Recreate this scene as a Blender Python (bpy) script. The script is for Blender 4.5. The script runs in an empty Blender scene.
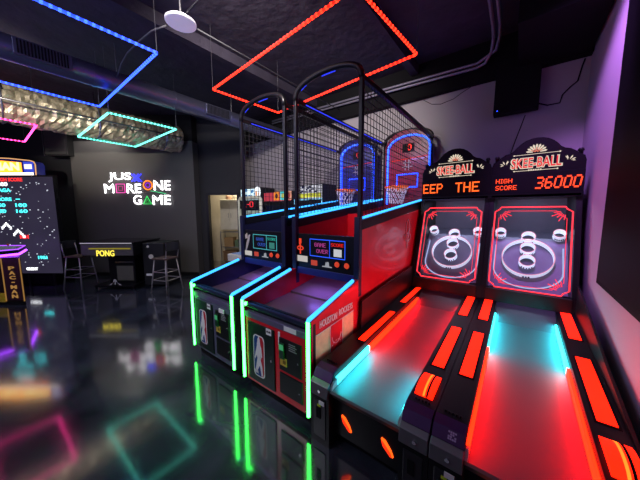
import bpy, math, random
from mathutils import Matrix, Vector
random.seed(7)
C = bpy.context.scene.collection
PI = math.pi

# ------------------------------------------------------------------ mesh helpers
class MB:
    """Collects shapes and links them as one mesh object."""
    def __init__(s): s.v = []; s.f = []
    def add(s, vs, fs):
        o = len(s.v); s.v += [tuple(v) for v in vs]; s.f += [tuple(i + o for i in f) for f in fs]; return s
    def box(s, x0, x1, y0, y1, z0, z1):
        return s.add([(x0,y0,z0),(x1,y0,z0),(x1,y1,z0),(x0,y1,z0),(x0,y0,z1),(x1,y0,z1),(x1,y1,z1),(x0,y1,z1)],
                     [(3,2,1,0),(4,5,6,7),(0,1,5,4),(1,2,6,5),(2,3,7,6),(3,0,4,7)])
    def prism(s, pts, axis, a, b):
        n = len(pts)
        def P(p, t):
            return {'x': (t, p[0], p[1]), 'y': (p[0], t, p[1]), 'z': (p[0], p[1], t)}[axis]
        vs = [P(p, a) for p in pts] + [P(p, b) for p in pts]
        fs = [tuple(range(n)), tuple(range(2*n-1, n-1, -1))] + [(i, i+n, (i+1) % n + n, (i+1) % n) for i in range(n)]
        return s.add(vs, fs)
    def tube(s, p0, p1, r, n=8, r1=None):
        p0 = Vector(p0); p1 = Vector(p1); d = (p1-p0).normalized()
        a = d.orthogonal().normalized(); b = d.cross(a); r1 = r if r1 is None else r1
        vs = [p0 + (a*math.cos(t)+b*math.sin(t))*r for t in [2*PI*i/n for i in range(n)]] + \
             [p1 + (a*math.cos(t)+b*math.sin(t))*r1 for t in [2*PI*i/n for i in range(n)]]
        fs = [(i, (i+1) % n, (i+1) % n+n, i+n) for i in range(n)] + [tuple(range(n-1,-1,-1)), tuple(range(n, 2*n))]
        return s.add(vs, fs)
    def path(s, pts, r, n=6, closed=False):
        pts = [Vector(p) for p in pts]; m = len(pts); rings = []
        prev = None
        for i, p in enumerate(pts):
            if closed: d = (pts[(i+1) % m]-pts[i-1]).normalized()
            else: d = (pts[min(i+1, m-1)]-pts[max(i-1, 0)]).normalized()
            a = d.orthogonal().normalized() if prev is None else (prev - d*prev.dot(d)).normalized()
            prev = a; b = d.cross(a)
            rings.append([p+(a*math.cos(2*PI*k/n)+b*math.sin(2*PI*k/n))*r for k in range(n)])
        vs = [v for R_ in rings for v in R_]; fs = []
        for i in range(m if closed else m-1):
            j = (i+1) % m
            fs += [(i*n+k, i*n+(k+1) % n, j*n+(k+1) % n, j*n+k) for k in range(n)]
        if not closed: fs += [tuple(range(n-1,-1,-1)), tuple(range((m-1)*n, m*n))]
        return s.add(vs, fs)
    def lathe(s, prof, c=(0,0,0), n=24, M=None):
        vs = []; m = len(prof)
        for k in range(n):
            t = 2*PI*k/n
            for r, z in prof: vs.append((c[0]+r*math.cos(t), c[1]+r*math.sin(t), c[2]+z))
        fs = [(k*m+i, ((k+1) % n)*m+i, ((k+1) % n)*m+i+1, k*m+i+1) for k in range(n) for i in range(m-1)]
        if M: vs = [M @ Vector(v) for v in vs]
        return s.add(vs, fs)
    def disc(s, c, r, n=24, M=None, rx=None):
        vs = [(c[0]+(rx or r)*math.cos(2*PI*k/n), c[1]+r*math.sin(2*PI*k/n), c[2]) for k in range(n)]
        if M: vs = [M @ Vector(v) for v in vs]
        return s.add(vs, [tuple(range(n))])
    def quad(s, *p): return s.add(p, [tuple(range(len(p)))])
    def plate(s, c, R, U, polys, t=.003):
        """flat polygons given in the (right, up) plane at c, given a small thickness"""
        c = Vector(c); R = Vector(R); U = Vector(U); N = R.cross(U).normalized()
        for pl in polys:
            n = len(pl)
            a = [c+R*x+U*y for x, y in pl]; b = [q+N*t for q in a]
            s.add(a+b, [tuple(range(n-1,-1,-1)), tuple(range(n, 2*n))] + [(i, (i+1) % n, (i+1) % n+n, i+n) for i in range(n)])
        return s
    def build(s, name, mat, parent=None, loc=None, rz=0, smooth=False, bevel=0):
        me = bpy.data.meshes.new(name); me.from_pydata(s.v, [], s.f); me.update()
        o = bpy.data.objects.new(name, me); C.objects.link(o)
        me.materials.append(mat)
        if smooth: me.polygons.foreach_set('use_smooth', [True]*len(me.polygons))
        if parent: o.parent = parent
        if loc: o.location = loc
        o.rotation_euler[2] = rz
        if bevel:
            b = o.modifiers.new('bevel', 'BEVEL'); b.width = bevel; b.segments = 2; b.limit_method = 'ANGLE'
        return o

_txt = {}
def glyphs(s, outline=0.0, fat=0.0):
    key = (s, outline, fat)
    if key in _txt: return _txt[key]
    cu = bpy.data.curves.new('t', 'FONT'); cu.body = s; cu.size = 1; cu.resolution_u = 3
    cu.offset = fat
    if outline: cu.fill_mode = 'NONE'; cu.bevel_depth = outline; cu.bevel_resolution = 1
    else: cu.extrude = 0.02
    o = bpy.data.objects.new('t', cu); C.objects.link(o)
    dg = bpy.context.evaluated_depsgraph_get(); dg.update()
    me = bpy.data.meshes.new_from_object(o.evaluated_get(dg))
    vs = [tuple(v.co) for v in me.vertices]; fs = [tuple(p.vertices) for p in me.polygons]
    bpy.data.objects.remove(o); bpy.data.curves.remove(cu); bpy.data.meshes.remove(me)
    x0 = min(v[0] for v in vs); x1 = max(v[0] for v in vs); y0 = min(v[1] for v in vs); y1 = max(v[1] for v in vs)
    _txt[key] = ([((v[0]-x0)/(x1-x0)-.5, (v[1]-y0)/(y1-y0)-.5, v[2]) for v in vs], fs, (x1-x0)/(y1-y0))
    return _txt[key]
def text(mb, s, c, R, U, w, h, depth=.004, outline=0.0, fat=0.0):
    """writes s into a w x h field centred at c; R and U are the right and up directions"""
    vs, fs, asp = glyphs(s, outline, fat)
    c = Vector(c); R = Vector(R).normalized(); U = Vector(U).normalized(); N = R.cross(U)
    k = h if outline else depth/.02
    return mb.add([c + R*(x*w) + U*(y*h) + N*(z*k + (0 if outline else depth)) for x, y, z in vs], fs)

DOT = {'E': "11111 10000 10000 11110 10000 10000 11111", 'P': "11110 10001 10001 11110 10000 10000 10000",
 'T': "11111 00100 00100 00100 00100 00100 00100", 'H': "10001 10001 10001 11111 10001 10001 10001",
 'I': "111 010 010 010 010 010 111", 'G': "01110 10001 10000 10111 10001 10001 01110",
 'S': "01111 10000 10000 01110 00001 00001 11110", 'C': "01110 10001 10000 10000 10000 10001 01110",
 'O': "01110 10001 10001 10001 10001 10001 01110", 'R': "11110 10001 10001 11110 10100 10010 10001",
 '0': "01110 10001 10001 10001 10001 10001 01110", '3': "11110 00001 00001 01110 00001 00001 11110",
 '6': "01110 10000 10000 11110 10001 10001 01110", '1': "010 110 010 010 010 010 111", '-': "000 000 000 111 000 000 000",
 ' ': "000 000 000 000 000 000 000", 'A': "01110 10001 10001 11111 10001 10001 10001", 'L': "10000 10000 10000 10000 10000 10000 11111",
 'M': "10001 11011 10101 10101 10001 10001 10001", 'V': "10001 10001 10001 10001 10001 01010 00100", '2': "01110 10001 00001 00110 01000 10000 11111"}
def dots(mb, s, c, R, U, w, h, gap=.12, t=.003, slant=0.0):
    """dot-matrix lettering in a w x h field centred at c"""
    cols = []
    for ch in s:
        rows = DOT[ch].split()
        for k in range(len(rows[0])): cols.append([r[k] == '1' for r in rows])
        cols.append([False]*7)
    cols = cols[:-1]; n = len(cols); dx = w/n; dy = h/7; pl = []
    for i, col in enumerate(cols):
        for j, on in enumerate(col):
            if on:
                y0 = h/2-(j+1)*dy; x0 = -w/2+i*dx + slant*(y0)
                pl.append([(x0, y0+gap*dy), (x0+dx*1.02, y0+gap*dy), (x0+dx*1.02, y0+dy*(1-gap)), (x0, y0+dy*(1-gap))])
    return mb.plate(c, R, U, pl, t)

# ------------------------------------------------------------------ materials
_m = {}
def _new(name):
    m = bpy.data.materials.new(name); m.use_nodes = True
    nt = m.node_tree; nt.nodes.clear()
    return m, nt, nt.nodes.new('ShaderNodeOutputMaterial')
def paint(name, col, rough=.5, metal=0.0, var=.15, scale=8, bump=0.0, bscale=40, coat=0.0, spec=.5):
    if name in _m: return _m[name]
    m, nt, out = _new(name); N = nt.nodes; L = nt.links
    b = N.new('ShaderNodeBsdfPrincipled'); tc = N.new('ShaderNodeTexCoord')
    no = N.new('ShaderNodeTexNoise'); no.inputs['Scale'].default_value = scale; no.inputs['Detail'].default_value = 4
    mx = N.new('ShaderNodeMix'); mx.data_type = 'RGBA'
    mx.inputs[6].default_value = (*[c*(1-var) for c in col], 1); mx.inputs[7].default_value = (*[min(1, c*(1+var)) for c in col], 1)
    L.new(tc.outputs['Object'], no.inputs['Vector']); L.new(no.outputs['Fac'], mx.inputs[0]); L.new(mx.outputs[2], b.inputs['Base Color'])
    b.inputs['Roughness'].default_value = rough; b.inputs['Metallic'].default_value = metal
    b.inputs['Coat Weight'].default_value = coat; b.inputs['Specular IOR Level'].default_value = spec
    if bump:
        n2 = N.new('ShaderNodeTexNoise'); n2.inputs['Scale'].default_value = bscale; n2.inputs['Detail'].default_value = 5
        bp = N.new('ShaderNodeBump'); bp.inputs['Strength'].default_value = bump; bp.inputs['Distance'].default_value = .02
        L.new(tc.outputs['Object'], n2.inputs['Vector']); L.new(n2.outputs['Fac'], bp.inputs['Height']); L.new(bp.outputs['Normal'], b.inputs['Normal'])
    L.new(b.outputs[0], out.inputs[0]); _m[name] = m; return m
def glow(name, col, strength, base=(.02,.02,.02), var=.06, scale=6):
    if name in _m: return _m[name]
    m, nt, out = _new(name); N = nt.nodes; L = nt.links
    b = N.new('ShaderNodeBsdfPrincipled'); b.inputs['Base Color'].default_value = (*base, 1); b.inputs['Roughness'].default_value = .55; b.inputs['Specular IOR Level'].default_value = .2
    tc = N.new('ShaderNodeTexCoord'); no = N.new('ShaderNodeTexNoise'); no.inputs['Scale'].default_value = scale
    mr = N.new('ShaderNodeMapRange'); mr.inputs['To Min'].default_value = strength*(1-var*2); mr.inputs['To Max'].default_value = strength*(1+var*2)
    L.new(tc.outputs['Object'], no.inputs['Vector']); L.new(no.outputs['Fac'], mr.inputs['Value'])
    b.inputs['Emission Color'].default_value = (*col, 1); L.new(mr.outputs[0], b.inputs['Emission Strength'])
    L.new(b.outputs[0], out.inputs[0]); _m[name] = m; return m
def glass(name, tint=(1,1,1), refl=.08):
    if name in _m: return _m[name]
    m, nt, out = _new(name); N = nt.nodes; L = nt.links
    t = N.new('ShaderNodeBsdfTransparent'); t.inputs[0].default_value = (*tint, 1)
    g = N.new('ShaderNodeBsdfGlossy'); g.inputs['Roughness'].default_value = .18
    fr = N.new('ShaderNodeFresnel'); fr.inputs[0].default_value = 1.45
    no = N.new('ShaderNodeTexNoise'); no.inputs['Scale'].default_value = 3
    mu = N.new('ShaderNodeMath'); mu.operation = 'MULTIPLY'; mr = N.new('ShaderNodeMapRange')
    mr.inputs['To Min'].default_value = .10; mr.inputs['To Max'].default_value = .16
    L.new(no.outputs['Fac'], mr.inputs['Value']); L.new(mr.outputs[0], mu.inputs[0]); L.new(fr.outputs[0], mu.inputs[1])
    mx = N.new('ShaderNodeMixShader'); L.new(mu.outputs[0], mx.inputs[0]); L.new(t.outputs[0], mx.inputs[1]); L.new(g.outputs[0], mx.inputs[2])
    L.new(mx.outputs[0], out.inputs[0]); _m[name] = m; return m

def floor_material():
    m, nt, out = _new('polished_concrete'); N = nt.nodes; L = nt.links
    b = N.new('ShaderNodeBsdfPrincipled'); tc = N.new('ShaderNodeTexCoord')
    n1 = N.new('ShaderNodeTexNoise'); n1.inputs['Scale'].default_value = .75; n1.inputs['Detail'].default_value = 8; n1.inputs['Roughness'].default_value = .62
    n1.inputs['Distortion'].default_value = 2.0
    cr = N.new('ShaderNodeValToRGB'); cr.color_ramp.elements[0].position = .33; cr.color_ramp.elements[0].color = (.010,.013,.022,1)
    cr.color_ramp.elements[1].position = .72; cr.color_ramp.elements[1].color = (.080,.094,.130,1)
    n2 = N.new('ShaderNodeTexNoise'); n2.inputs['Scale'].default_value = 2.3; n2.inputs['Detail'].default_value = 6
    mr = N.new('ShaderNodeMapRange'); mr.inputs['To Min'].default_value = .07; mr.inputs['To Max'].default_value = .19
    n3 = N.new('ShaderNodeTexNoise'); n3.inputs['Scale'].default_value = 5; n3.inputs['Detail'].default_value = 3
    bp = N.new('ShaderNodeBump'); bp.inputs['Strength'].default_value = .05; bp.inputs['Distance'].default_value = .012
    for n in (n1, n2, n3): L.new(tc.outputs['Object'], n.inputs['Vector'])
    L.new(n1.outputs['Fac'], cr.inputs[0]); L.new(cr.outputs[0], b.inputs['Base Color'])
    L.new(n2.outputs['Fac'], mr.inputs['Value']); L.new(mr.outputs[0], b.inputs['Roughness'])
    L.new(n3.outputs['Fac'], bp.inputs['Height']); L.new(bp.outputs['Normal'], b.inputs['Normal'])
    b.inputs['Specular IOR Level'].default_value = .9; b.inputs['Coat Weight'].default_value = 1.0; b.inputs['Coat Roughness'].default_value = .085; b.inputs['Coat IOR'].default_value = 1.9
    L.new(b.outputs[0], out.inputs[0]); return m

BLACK = paint('black_laminate', (.007,.007,.009), .38, spec=.3)
BLACKM = paint('black_matte', (.006,.006,.008), .8, spec=.2)
DARKMETAL = paint('black_powder_coat', (.010,.010,.014), .32, .4)
STEEL = paint('brushed_steel', (.30,.30,.33), .35, .9, bump=.05)
GREY = paint('grey_plastic', (.13,.12,.14), .4)
WHITE = paint('white_paint', (.85,.85,.85), .5)
RED = paint('red_laminate', (.72,.008,.022), .3, coat=.3)
NAVY = paint('navy_laminate', (.012,.014,.05), .35)
WOOD = paint('maple_print', (.80,.55,.30), .4, var=.25, scale=20)
CHROME = paint('chrome', (.6,.6,.62), .18, 1.0)

G_GREEN = glow('green_light', (.045,1,.085), 14)
G_CYANTUBE = glow('sky_blue_light', (.035,.34,1), 2.6)
G_BLUE = glow('blue_light', (.012,.055,1), 5.0)
G_BLUEDOT = glow('blue_diode', (.02,.06,1), 8)
G_RED = glow('red_light', (1,.015,.006), 1.0)
G_REDDOT = glow('red_diode', (1,.022,.007), 6)
G_TEAL = glow('teal_light', (.08,.75,.55), 1.0)
G_TEALDOT = glow('teal_diode', (.10,.80,.60), 6.5)
G_PINK = glow('pink_light', (1,.025,.25), 1.2)
G_PINKDOT = glow('pink_diode', (1,.04,.3), 9)
G_WHITE = glow('white_light', (1,.97,1), 1.6)
G_BLUESTRIP = glow('blue_strip', (.02,.06,1), 2.5)
G_PURPLE = glow('purple_light', (.35,.06,1), 3.0)
G_YELLOW = glow('yellow_light', (1,.85,.08), 1.3)
G_ORANGE = glow('orange_light', (1,.13,.012), 2.4)
G_PANEL = glow('lit_red_panel', (1,.010,.001), 3.2, var=.1)
G_PORT = glow('lit_amber_panel', (1,.09,.006), 2.2)
G_CYAN = glow('cyan_light', (.03,.55,.62), 6)
G_REDSTRIP = glow('lane_red_light', (1,.012,.0015), 6)

# ------------------------------------------------------------------ scene helpers
def tag(o, label, cat, group=None, kind=None):
    o['label'] = label; o['category'] = cat
    if group: o['group'] = group
    if kind: o['kind'] = kind
    return o
def thing(name, label, cat, loc=(0,0,0), rz=0, group=None):
    o = bpy.data.objects.new(name, None); C.objects.link(o)
    o.location = loc; o.rotation_euler = (0,0,rz); o.empty_display_size = .1
    return tag(o, label, cat, group)
def struct(o): o['kind'] = 'structure'; return o
X = (1,0,0); Y = (0,1,0); Z = (0,0,1)

# the far left corner of the room is built on a diagonal: u runs along it, h away from the camera side
YAW = .6594
CU, SU = math.cos(YAW), math.sin(YAW)
def uh(u, h, z=0): return (u*CU - h*SU, u*SU + h*CU, z)

# ================================================================== camera
cam = bpy.data.cameras.new('camera'); camo = bpy.data.objects.new('camera', cam); C.objects.link(camo)
cam.sensor_width = 36; cam.lens = 255.3*36/640; cam.clip_start = .02
pit, rol = .1092, .0025
fw = Vector((-SU*math.cos(pit), CU*math.cos(pit), -math.sin(pit))); r0 = Vector((CU, SU, 0)); d0 = fw.cross(r0)
rt = r0*math.cos(rol)+d0*math.sin(rol); dn = -r0*math.sin(rol)+d0*math.cos(rol)
camo.matrix_world = Matrix(((rt.x, -dn.x, -fw.x, 0), (rt.y, -dn.y, -fw.y, 0), (rt.z, -dn.z, -fw.z, 1.78), (0,0,0,1)))
bpy.context.scene.camera = camo

# ================================================================== room
CEIL = 4.35; WX = .62; WY = 5.0; WTOP = 3.80
struct(MB().box(-13, WX+.1, -3.5, 9.5, -.1, 0).build('floor', floor_material()))
ceil_m = paint('black_sprayed_ceiling', (.040,.034,.058), .75, var=.6, scale=3, bump=1.0, bscale=6)
struct(MB().box(-13, WX+.1, -3.5, 9.5, CEIL, CEIL+.1).build('ceiling', ceil_m))
wallm = paint('grey_wall_paint', (.42,.39,.42), .7, var=.06, scale=2, bump=.05)
wallr = paint('lilac_grey_wall_paint', (.50,.43,.52), .65, var=.06, scale=2, bump=.05)
struct(MB().box(-6.95, WX+.1, WY, WY+.12, 0, WTOP).build('wall_back', wallm))
struct(MB().box(WX, WX+.1, -3.5, WY, 0, CEIL).build('wall_right', wallr))
struct(MB().box(-6.95, WX, WY-.14, WY+.12, WTOP, CEIL).build('trim_1', BLACKM))
# game wall on the diagonal, furred out, painted charcoal; black recesses on both sides
gw = paint('charcoal_wall_paint', (.066,.064,.064), .6, var=.10, scale=1.5, bump=.04)
nav = paint('midnight_wall_paint', (.012,.013,.020), .7, var=.2)
struct(MB().box(-6.72, -3.42, 7.08, 7.45, 0, 3.68).build('wall_left', gw, rz=YAW))
struct(MB().box(-10.5, -6.72, 7.38, 7.5, 0, CEIL).build('wall_left', nav, rz=YAW))
struct(MB().box(-6.72, -3.42, 7.08, 7.5, 3.68, CEIL).build('trim_2', BLACKM, rz=YAW))
dw = MB()
dw.box(-3.42, -3.22, 7.38, 7.5, 0, CEIL).box(-2.32, -2.20, 7.38, 7.5, 0, CEIL).box(-3.22, -2.32, 7.38, 7.5, 2.28, CEIL)
dw.prism([(-2.20,7.38),(-2.20,7.5),(-2.36,8.30),(-2.42,8.20)],'z',0,CEIL)
struct(dw.build('wall_corner', nav, rz=YAW))
fr = MB(); fr.box(-3.24, -3.18, 7.34, 7.5, 0, 2.32).box(-2.36, -2.30, 7.34, 7.5, 0, 2.32).box(-3.24, -2.30, 7.34, 7.5, 2.27, 2.33)
struct(fr.build('door_1', BLACK, rz=YAW))
# the lit storeroom behind the doorway
stw = paint('storeroom_beige_paint', (.42,.37,.29), .8)
struct(MB().box(-4.2, -1.2, 9.3, 9.4, 0, 3).build('wall_rear', stw, rz=YAW))
# skirting
struct(MB().box(WX-.012, WX, -3.5, WY, 0, .1).build('baseboard_right', BLACK))
struct(MB().box(-6.72, -3.42, 7.065, 7.08, 0, .1).build('baseboard_left', BLACK, rz=YAW))

# ================================================================== storeroom contents seen through the doorway
sr = thing('storage_cabinet', 'cream two-door storage cabinet hung in the lit room behind the doorway', 'cabinet', uh(-2.98, 8.5, 1.2), YAW)
MB().box(-.32,.32,0,.35,0,1.0).build('cabinet_body', paint('cream_enamel', (.62,.60,.52), .4), sr, bevel=.006)
for k in (0,1): 
    d_ = MB().box(-.31+k*.32,-.01+k*.32,-.02,0,.02,.98).build('door', _m['cream_enamel'], sr, bevel=.004)
    MB().tube((-.04+k*.08,-.035,.4),(-.04+k*.08,-.035,.55),.008).build('handle', STEEL, d_)
sh = thing('wire_shelf', 'steel wire shelf stacked with dark boxes behind the doorway', 'shelf', uh(-2.75, 8.45), YAW)
for x in (-.55,.55):
    for y in (0,.4): MB().tube((x,y,0),(x,y,1.15),.015).build('upright', STEEL, sh)
for z in (.15,.62,1.12):
    m = MB()
    for k in range(9): m.tube((-.55,k*.05,z),(.55,k*.05,z),.005,5)
    m.tube((-.55,0,z),(.55,0,z),.01).tube((-.55,.4,z),(.55,.4,z),.01).build('shelf_rack', STEEL, sh)
bx = [(-.45,-.15,.64,.95,'tan','tan cardboard box on the middle rack of the wire shelf',(.30,.19,.09)),(-.1,.2,.64,.86,'green','dull green crate on the middle rack beside the tan box',(.10,.16,.09)),
      (.22,.5,.64,1.0,'grey','grey plastic tub at the end of the middle rack',(.16,.15,.14)),(-.5,-.05,.17,.5,'brown','brown cardboard box on the lowest rack',(.16,.09,.05)),(.05,.5,.17,.46,'dk','black plastic crate on the lowest rack',(.03,.03,.03))]
for a,b_,z0,z1,nm,lb,cl in bx:
    t = thing('storage_box', lb, 'box', uh(-2.75+(a+b_)/2, 8.45, z0-.014), YAW, 'boxes on the storeroom shelf')
    w=(b_-a)/2
    MB().box(-w,w,.03,.36,0,z1-z0-.04).build('box_body', paint('box_'+nm, cl, .8), t, bevel=.004)
    MB().box(-w-.006,w+.006,.02,.37,z1-z0-.05,z1-z0).build('lid', _m['box_'+nm], t, bevel=.003)
pp = tag(MB().tube((-2.45*CU-7.9*SU, -2.45*SU+7.9*CU, 0),(-2.45*CU-7.9*SU, -2.45*SU+7.9*CU, 2.9),.05,12).build('pipe', paint('brown_pipe',(.14,.09,.06),.5), smooth=True), 'brown vertical pipe inside the lit room by the right door jamb', 'pipe')
for k,(u,z,r,cl) in enumerate([(-3.05,2.245,.10,(.5,.3,.2)),(-2.85,2.245,.07,(.6,.55,.45))]):
    t = thing('jar', ['brown round jar on top of the cream storage cabinet','small pale jar beside the brown jar on the cream cabinet'][k], 'jar', uh(u,8.65,2.2), YAW, 'jars on the storage cabinet')
    MB().lathe([(0,0),(r*.9,0),(r,.03),(r,.12),(r*.7,.15),(0,.15)]).build('jar_body', paint('jar%d'%k,cl,.4), t, smooth=True)
    MB().lathe([(0,.15),(r*.75,.15),(r*.75,.18),(0,.18)]).build('lid', DARKMETAL, t)

# ================================================================== ceiling services
foil = paint('crinkled_foil', (.45,.40,.30), .42, .55, var=.75, scale=9, bump=1.0, bscale=11)
zinc = paint('galvanised_metal', (.20,.21,.33), .34, .8, var=.2, scale=3)
def bumpy_tube(x, z, r, y0, y1, amp, n=28, ny=90):
    vs=[]; fs=[]
    for j in range(ny+1):
        y=y0+(y1-y0)*j/ny
        for k in range(n):
            t=2*PI*k/n; rr=r*(1+amp*(random.random()-.5)); vs.append((x+rr*math.cos(t),y,z+rr*math.sin(t)))
    for j in range(ny):
        fs += [(j*n+k,(j+1)*n+k,(j+1)*n+(k+1)%n,j*n+(k+1)%n) for k in range(n)]
    return MB().add(vs,fs)
t = thing('insulated_duct', 'thick ceiling duct wrapped in crinkled silver foil insulation', 'duct', (-7.4,0,3.72))
bumpy_tube(0,0,.33,-1.6,3.3,.16).build('foil_wrap', foil, t)
for y in (-1,0.3,1.6,2.9): MB().path([(.345*math.cos(a),y,.345*math.sin(a)) for a in [2*PI*k/24 for k in range(24)]],.012,5,True).build('strap', zinc, t)
for y in (-1,.3,1.6,2.9): MB().tube((0,y,.33),(0,y,CEIL-3.72),.008,6).build('hanger_rod', DARKMETAL, t)
t = thing('air_duct', 'long round bare metal air duct along the ceiling with side grilles', 'duct', (-5.05,0,3.78))
prof=[]
MB().tube((0,-1.6,0),(0,4.84,0),.15,40).build('duct_pipe', zinc, t)
for j in range(6):
    y_=-1.1+j*1.1; MB().tube((0,y_,0),(0,y_+.035,0),.156,40).build('seam_band', zinc, t)
for y0 in (.35,2.75):
    g = MB().box(.08,.165,y0,y0+.52,-.10,.09).build('grille_frame', zinc, t, bevel=.004)
    m = MB()
    for k in range(16): m.box(.164,.172,y0+.03+k*.029,y0+.045+k*.029,-.085,.075)
    m.build('grille_slats', BLACK, g)
for y in (-.6,1.4,3.4):
    MB().tube((0,y,.15),(0,y,CEIL-3.78),.007,6).build('hanger_rod', STEEL, t)
# conduits
DULLSTEEL = paint('dull_steel', (.05,.05,.06), .6, .2)
def pipe(name,label,cat,pts,r,mat,group=None,n=8): 
    return tag(MB().path(pts,r,n).build(name,mat,smooth=True),label,cat,group)
for k in range(2):
    o_ = k*.055
    pts=[(-5.3,4.80,4.10+o_*1.1),(-2.0,4.80,4.02+o_*1.1),(-.66,4.80,3.98+o_*1.1),(-.55-o_,4.78,4.0+o_),(-.47+o_,4.70,4.10),(-.44+o_*1.3,4.55,4.20),(-.43+o_*1.4,4.3,4.22),(-.42+o_*1.4,1.0,4.22)]
    pipe('conduit', ['lower one of the paired steel conduits bending from back wall to ceiling','upper one of the paired steel conduits bending from back wall to ceiling'][k], 'conduit', pts, .021, paint('conduit_steel',(.33,.31,.40),.4,.4), 'paired conduits above the back wall')
pipe('conduit','thin steel conduit running beside the round ceiling disc along the ceiling','conduit',[(-3.14,1.7,3.93),(-3.14,2.6,3.93),(-3.15,3.2,3.93),(-3.2,4.82,3.96)],.009,DULLSTEEL)
pipe('conduit','short steel conduit running from the ceiling disc toward the camera','conduit',[(-2.3,1.50,4.36),(-2.3,1.50,3.99),(-2.36,1.50,3.93),(-2.98,1.50,3.93)],.009,DULLSTEEL)
pipe('flexible_conduit','curved flexible pale conduit between the ceiling disc and the air duct','conduit',[(-3.37,1.45,3.93),(-3.6,1.38,3.93),(-3.9,1.35,3.92),(-4.3,1.33,3.91),(-4.6,1.34,3.88),(-4.89,1.36,3.80)],.010,paint('pale_conduit',(.07,.07,.085),.5))
pipe('conduit','thin long conduit running along the ceiling above the air duct','conduit',[(-5.5,-1.2,4.08),(-5.5,3.9,4.08)],.016,STEEL)
pipe('conduit','thin conduit running beside the foil wrapped duct','conduit',[(-6.72,-1.2,3.62),(-6.72,3.1,3.62)],.016,STEEL)
t = thing('ceiling_disc', 'flat white round disc hanging from the black ceiling', 'ceiling disc', (-3.16,1.52,3.90))
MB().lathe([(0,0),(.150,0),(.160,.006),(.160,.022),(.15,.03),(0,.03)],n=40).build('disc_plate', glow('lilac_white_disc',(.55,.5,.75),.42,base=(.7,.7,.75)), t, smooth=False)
MB().tube((0,0,.03),(0,0,CEIL-3.9),.01).build('hanger_rod', STEEL, t)
MB().lathe([(0,.04),(.05,.04),(.05,.08),(0,.08)],n=16).build('junction_box', STEEL, t)
# ceiling joists
for k,x in enumerate((-1.62,-3.9,-6.3,-8.6)):
    struct(MB().box(x-.06,x+.06,-3.5,WY-.14,CEIL-.16,CEIL).build('trim_%d'%(3+k), ceil_m))

def led_frame(label, cx, cy, w, d, rz, strip, dot, z=3.5, wires=(None,None)):
    t = thing('light_frame', label, 'ceiling light', (cx,cy,z), rz, 'rectangular diode light frames under the ceiling')
    for (a,b_) in (((-w/2,-d/2),(w/2,-d/2)),((w/2,-d/2),(w/2,d/2)),((w/2,d/2),(-w/2,d/2)),((-w/2,d/2),(-w/2,-d/2))):
        ax=Vector((*a,0)); bb=Vector((*b_,0)); L_=(bb-ax).length; dr=(bb-ax)/L_; nn=Vector((-dr.y,dr.x,0))
        s_=MB(); q=[ax-nn*.007-dr*.007,bb-nn*.007+dr*.007,bb+nn*.007+dr*.007,ax+nn*.007-dr*.007]
        s_.add([tuple(p_+Vector((0,0,dz))) for dz in (0,.018) for p_ in q],[(3,2,1,0),(4,5,6,7),(0,1,5,4),(1,2,6,5),(2,3,7,6),(3,0,4,7)])
        r_=s_.build('light_strip', strip, t)
        m=MB(); n=int(L_/.055)
        for k in range(n):
            p_=ax+dr*(L_*(k+.5)/n); hx=abs(dr.x)*.011+.006*abs(dr.y); hy=abs(dr.y)*.011+.006*abs(dr.x); m.box(p_.x-hx,p_.x+hx,p_.y-hy,p_.y+hy,-.006,.0)
            for sg in (-1,1):
                qx=p_.x+sg*nn.x*.008; qy=p_.y+sg*nn.y*.008; m.box(qx-hx,qx+hx,qy-hy,qy+hy,.003,.015)
        m.tube(ax-Vector((0,0,.004)),bb-Vector((0,0,.004)),.0012,4); m.build('light_dots', dot, r_)
    for sx in (-1,1):
        for sy in (-1,1):
            MB().tube((sx*w/2,sy*d/2,.018),(sx*w/2,sy*d/2,(wires[(sx+1)//2] or CEIL-z)),.0025,5).build('hanger_wire', STEEL, t)
led_frame('red rectangular diode light frame hanging above the basketball machines', -2.27,2.57,2.44,1.16,-.085,G_RED,G_REDDOT)
led_frame('blue rectangular diode light frame hanging beside the bare metal duct', -4.38,.66,2.31,1.22,.004,G_BLUESTRIP,G_BLUEDOT)
led_frame('pale teal rectangular diode light frame hanging in front of the neon sign wall', -6.37,1.82,2.16,1.03,.01,G_TEAL,G_TEALDOT,3.36,(.045,None))
led_frame('pink rectangular diode light frame hanging above the big space game screen', -7.95,.13,1.84,1.05,.02,G_PINK,G_PINKDOT,3.36)

# ================================================================== high on the back wall
t = thing('monitor', 'black box monitor mounted high on the back wall beside the conduits', 'monitor', (-.14,4.86,3.2))
MB().prism([(-.14,0),(.02,0),(.02,.78),(-.05,.78)],'x',-.26,.26).build('housing', BLACKM, t, bevel=.008)
MB().box(-.24,.24,-.150,-.140,.03,.06).build('bezel', BLACKM, t)
MB().box(-.215,-.203,-.153,-.148,.04,.052).build('power_light', G_BLUE, t)
MB().box(-.05,.05,.0,.135,.3,.45).build('wall_bracket', DARKMETAL, t)
tag(MB().box(-.14,.6,3.70,4.855,3.81,CEIL).build('ceiling_box', BLACKM), 'black square bulkhead box in the ceiling corner above the monitor', 'bulkhead')
pipe('cable','thin black cable curling from the monitor up to the right corner','cable',[(.12,4.996,3.33),(.22,4.996,3.28),(.35,4.996,3.28),(.37,4.996,3.38),(.44,4.996,3.46),(.51,4.996,3.52),(.54,4.996,3.70),(.56,4.99,3.78)],.009,BLACKM,n=5)
pipe('cable','thin black cable dropping from the monitor to the right score sign','cable',[(-.02,4.996,3.2),(-.06,4.996,3.05),(-.12,4.996,2.83),(-.2,4.996,2.5)],.006,BLACKM,n=5)
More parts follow.
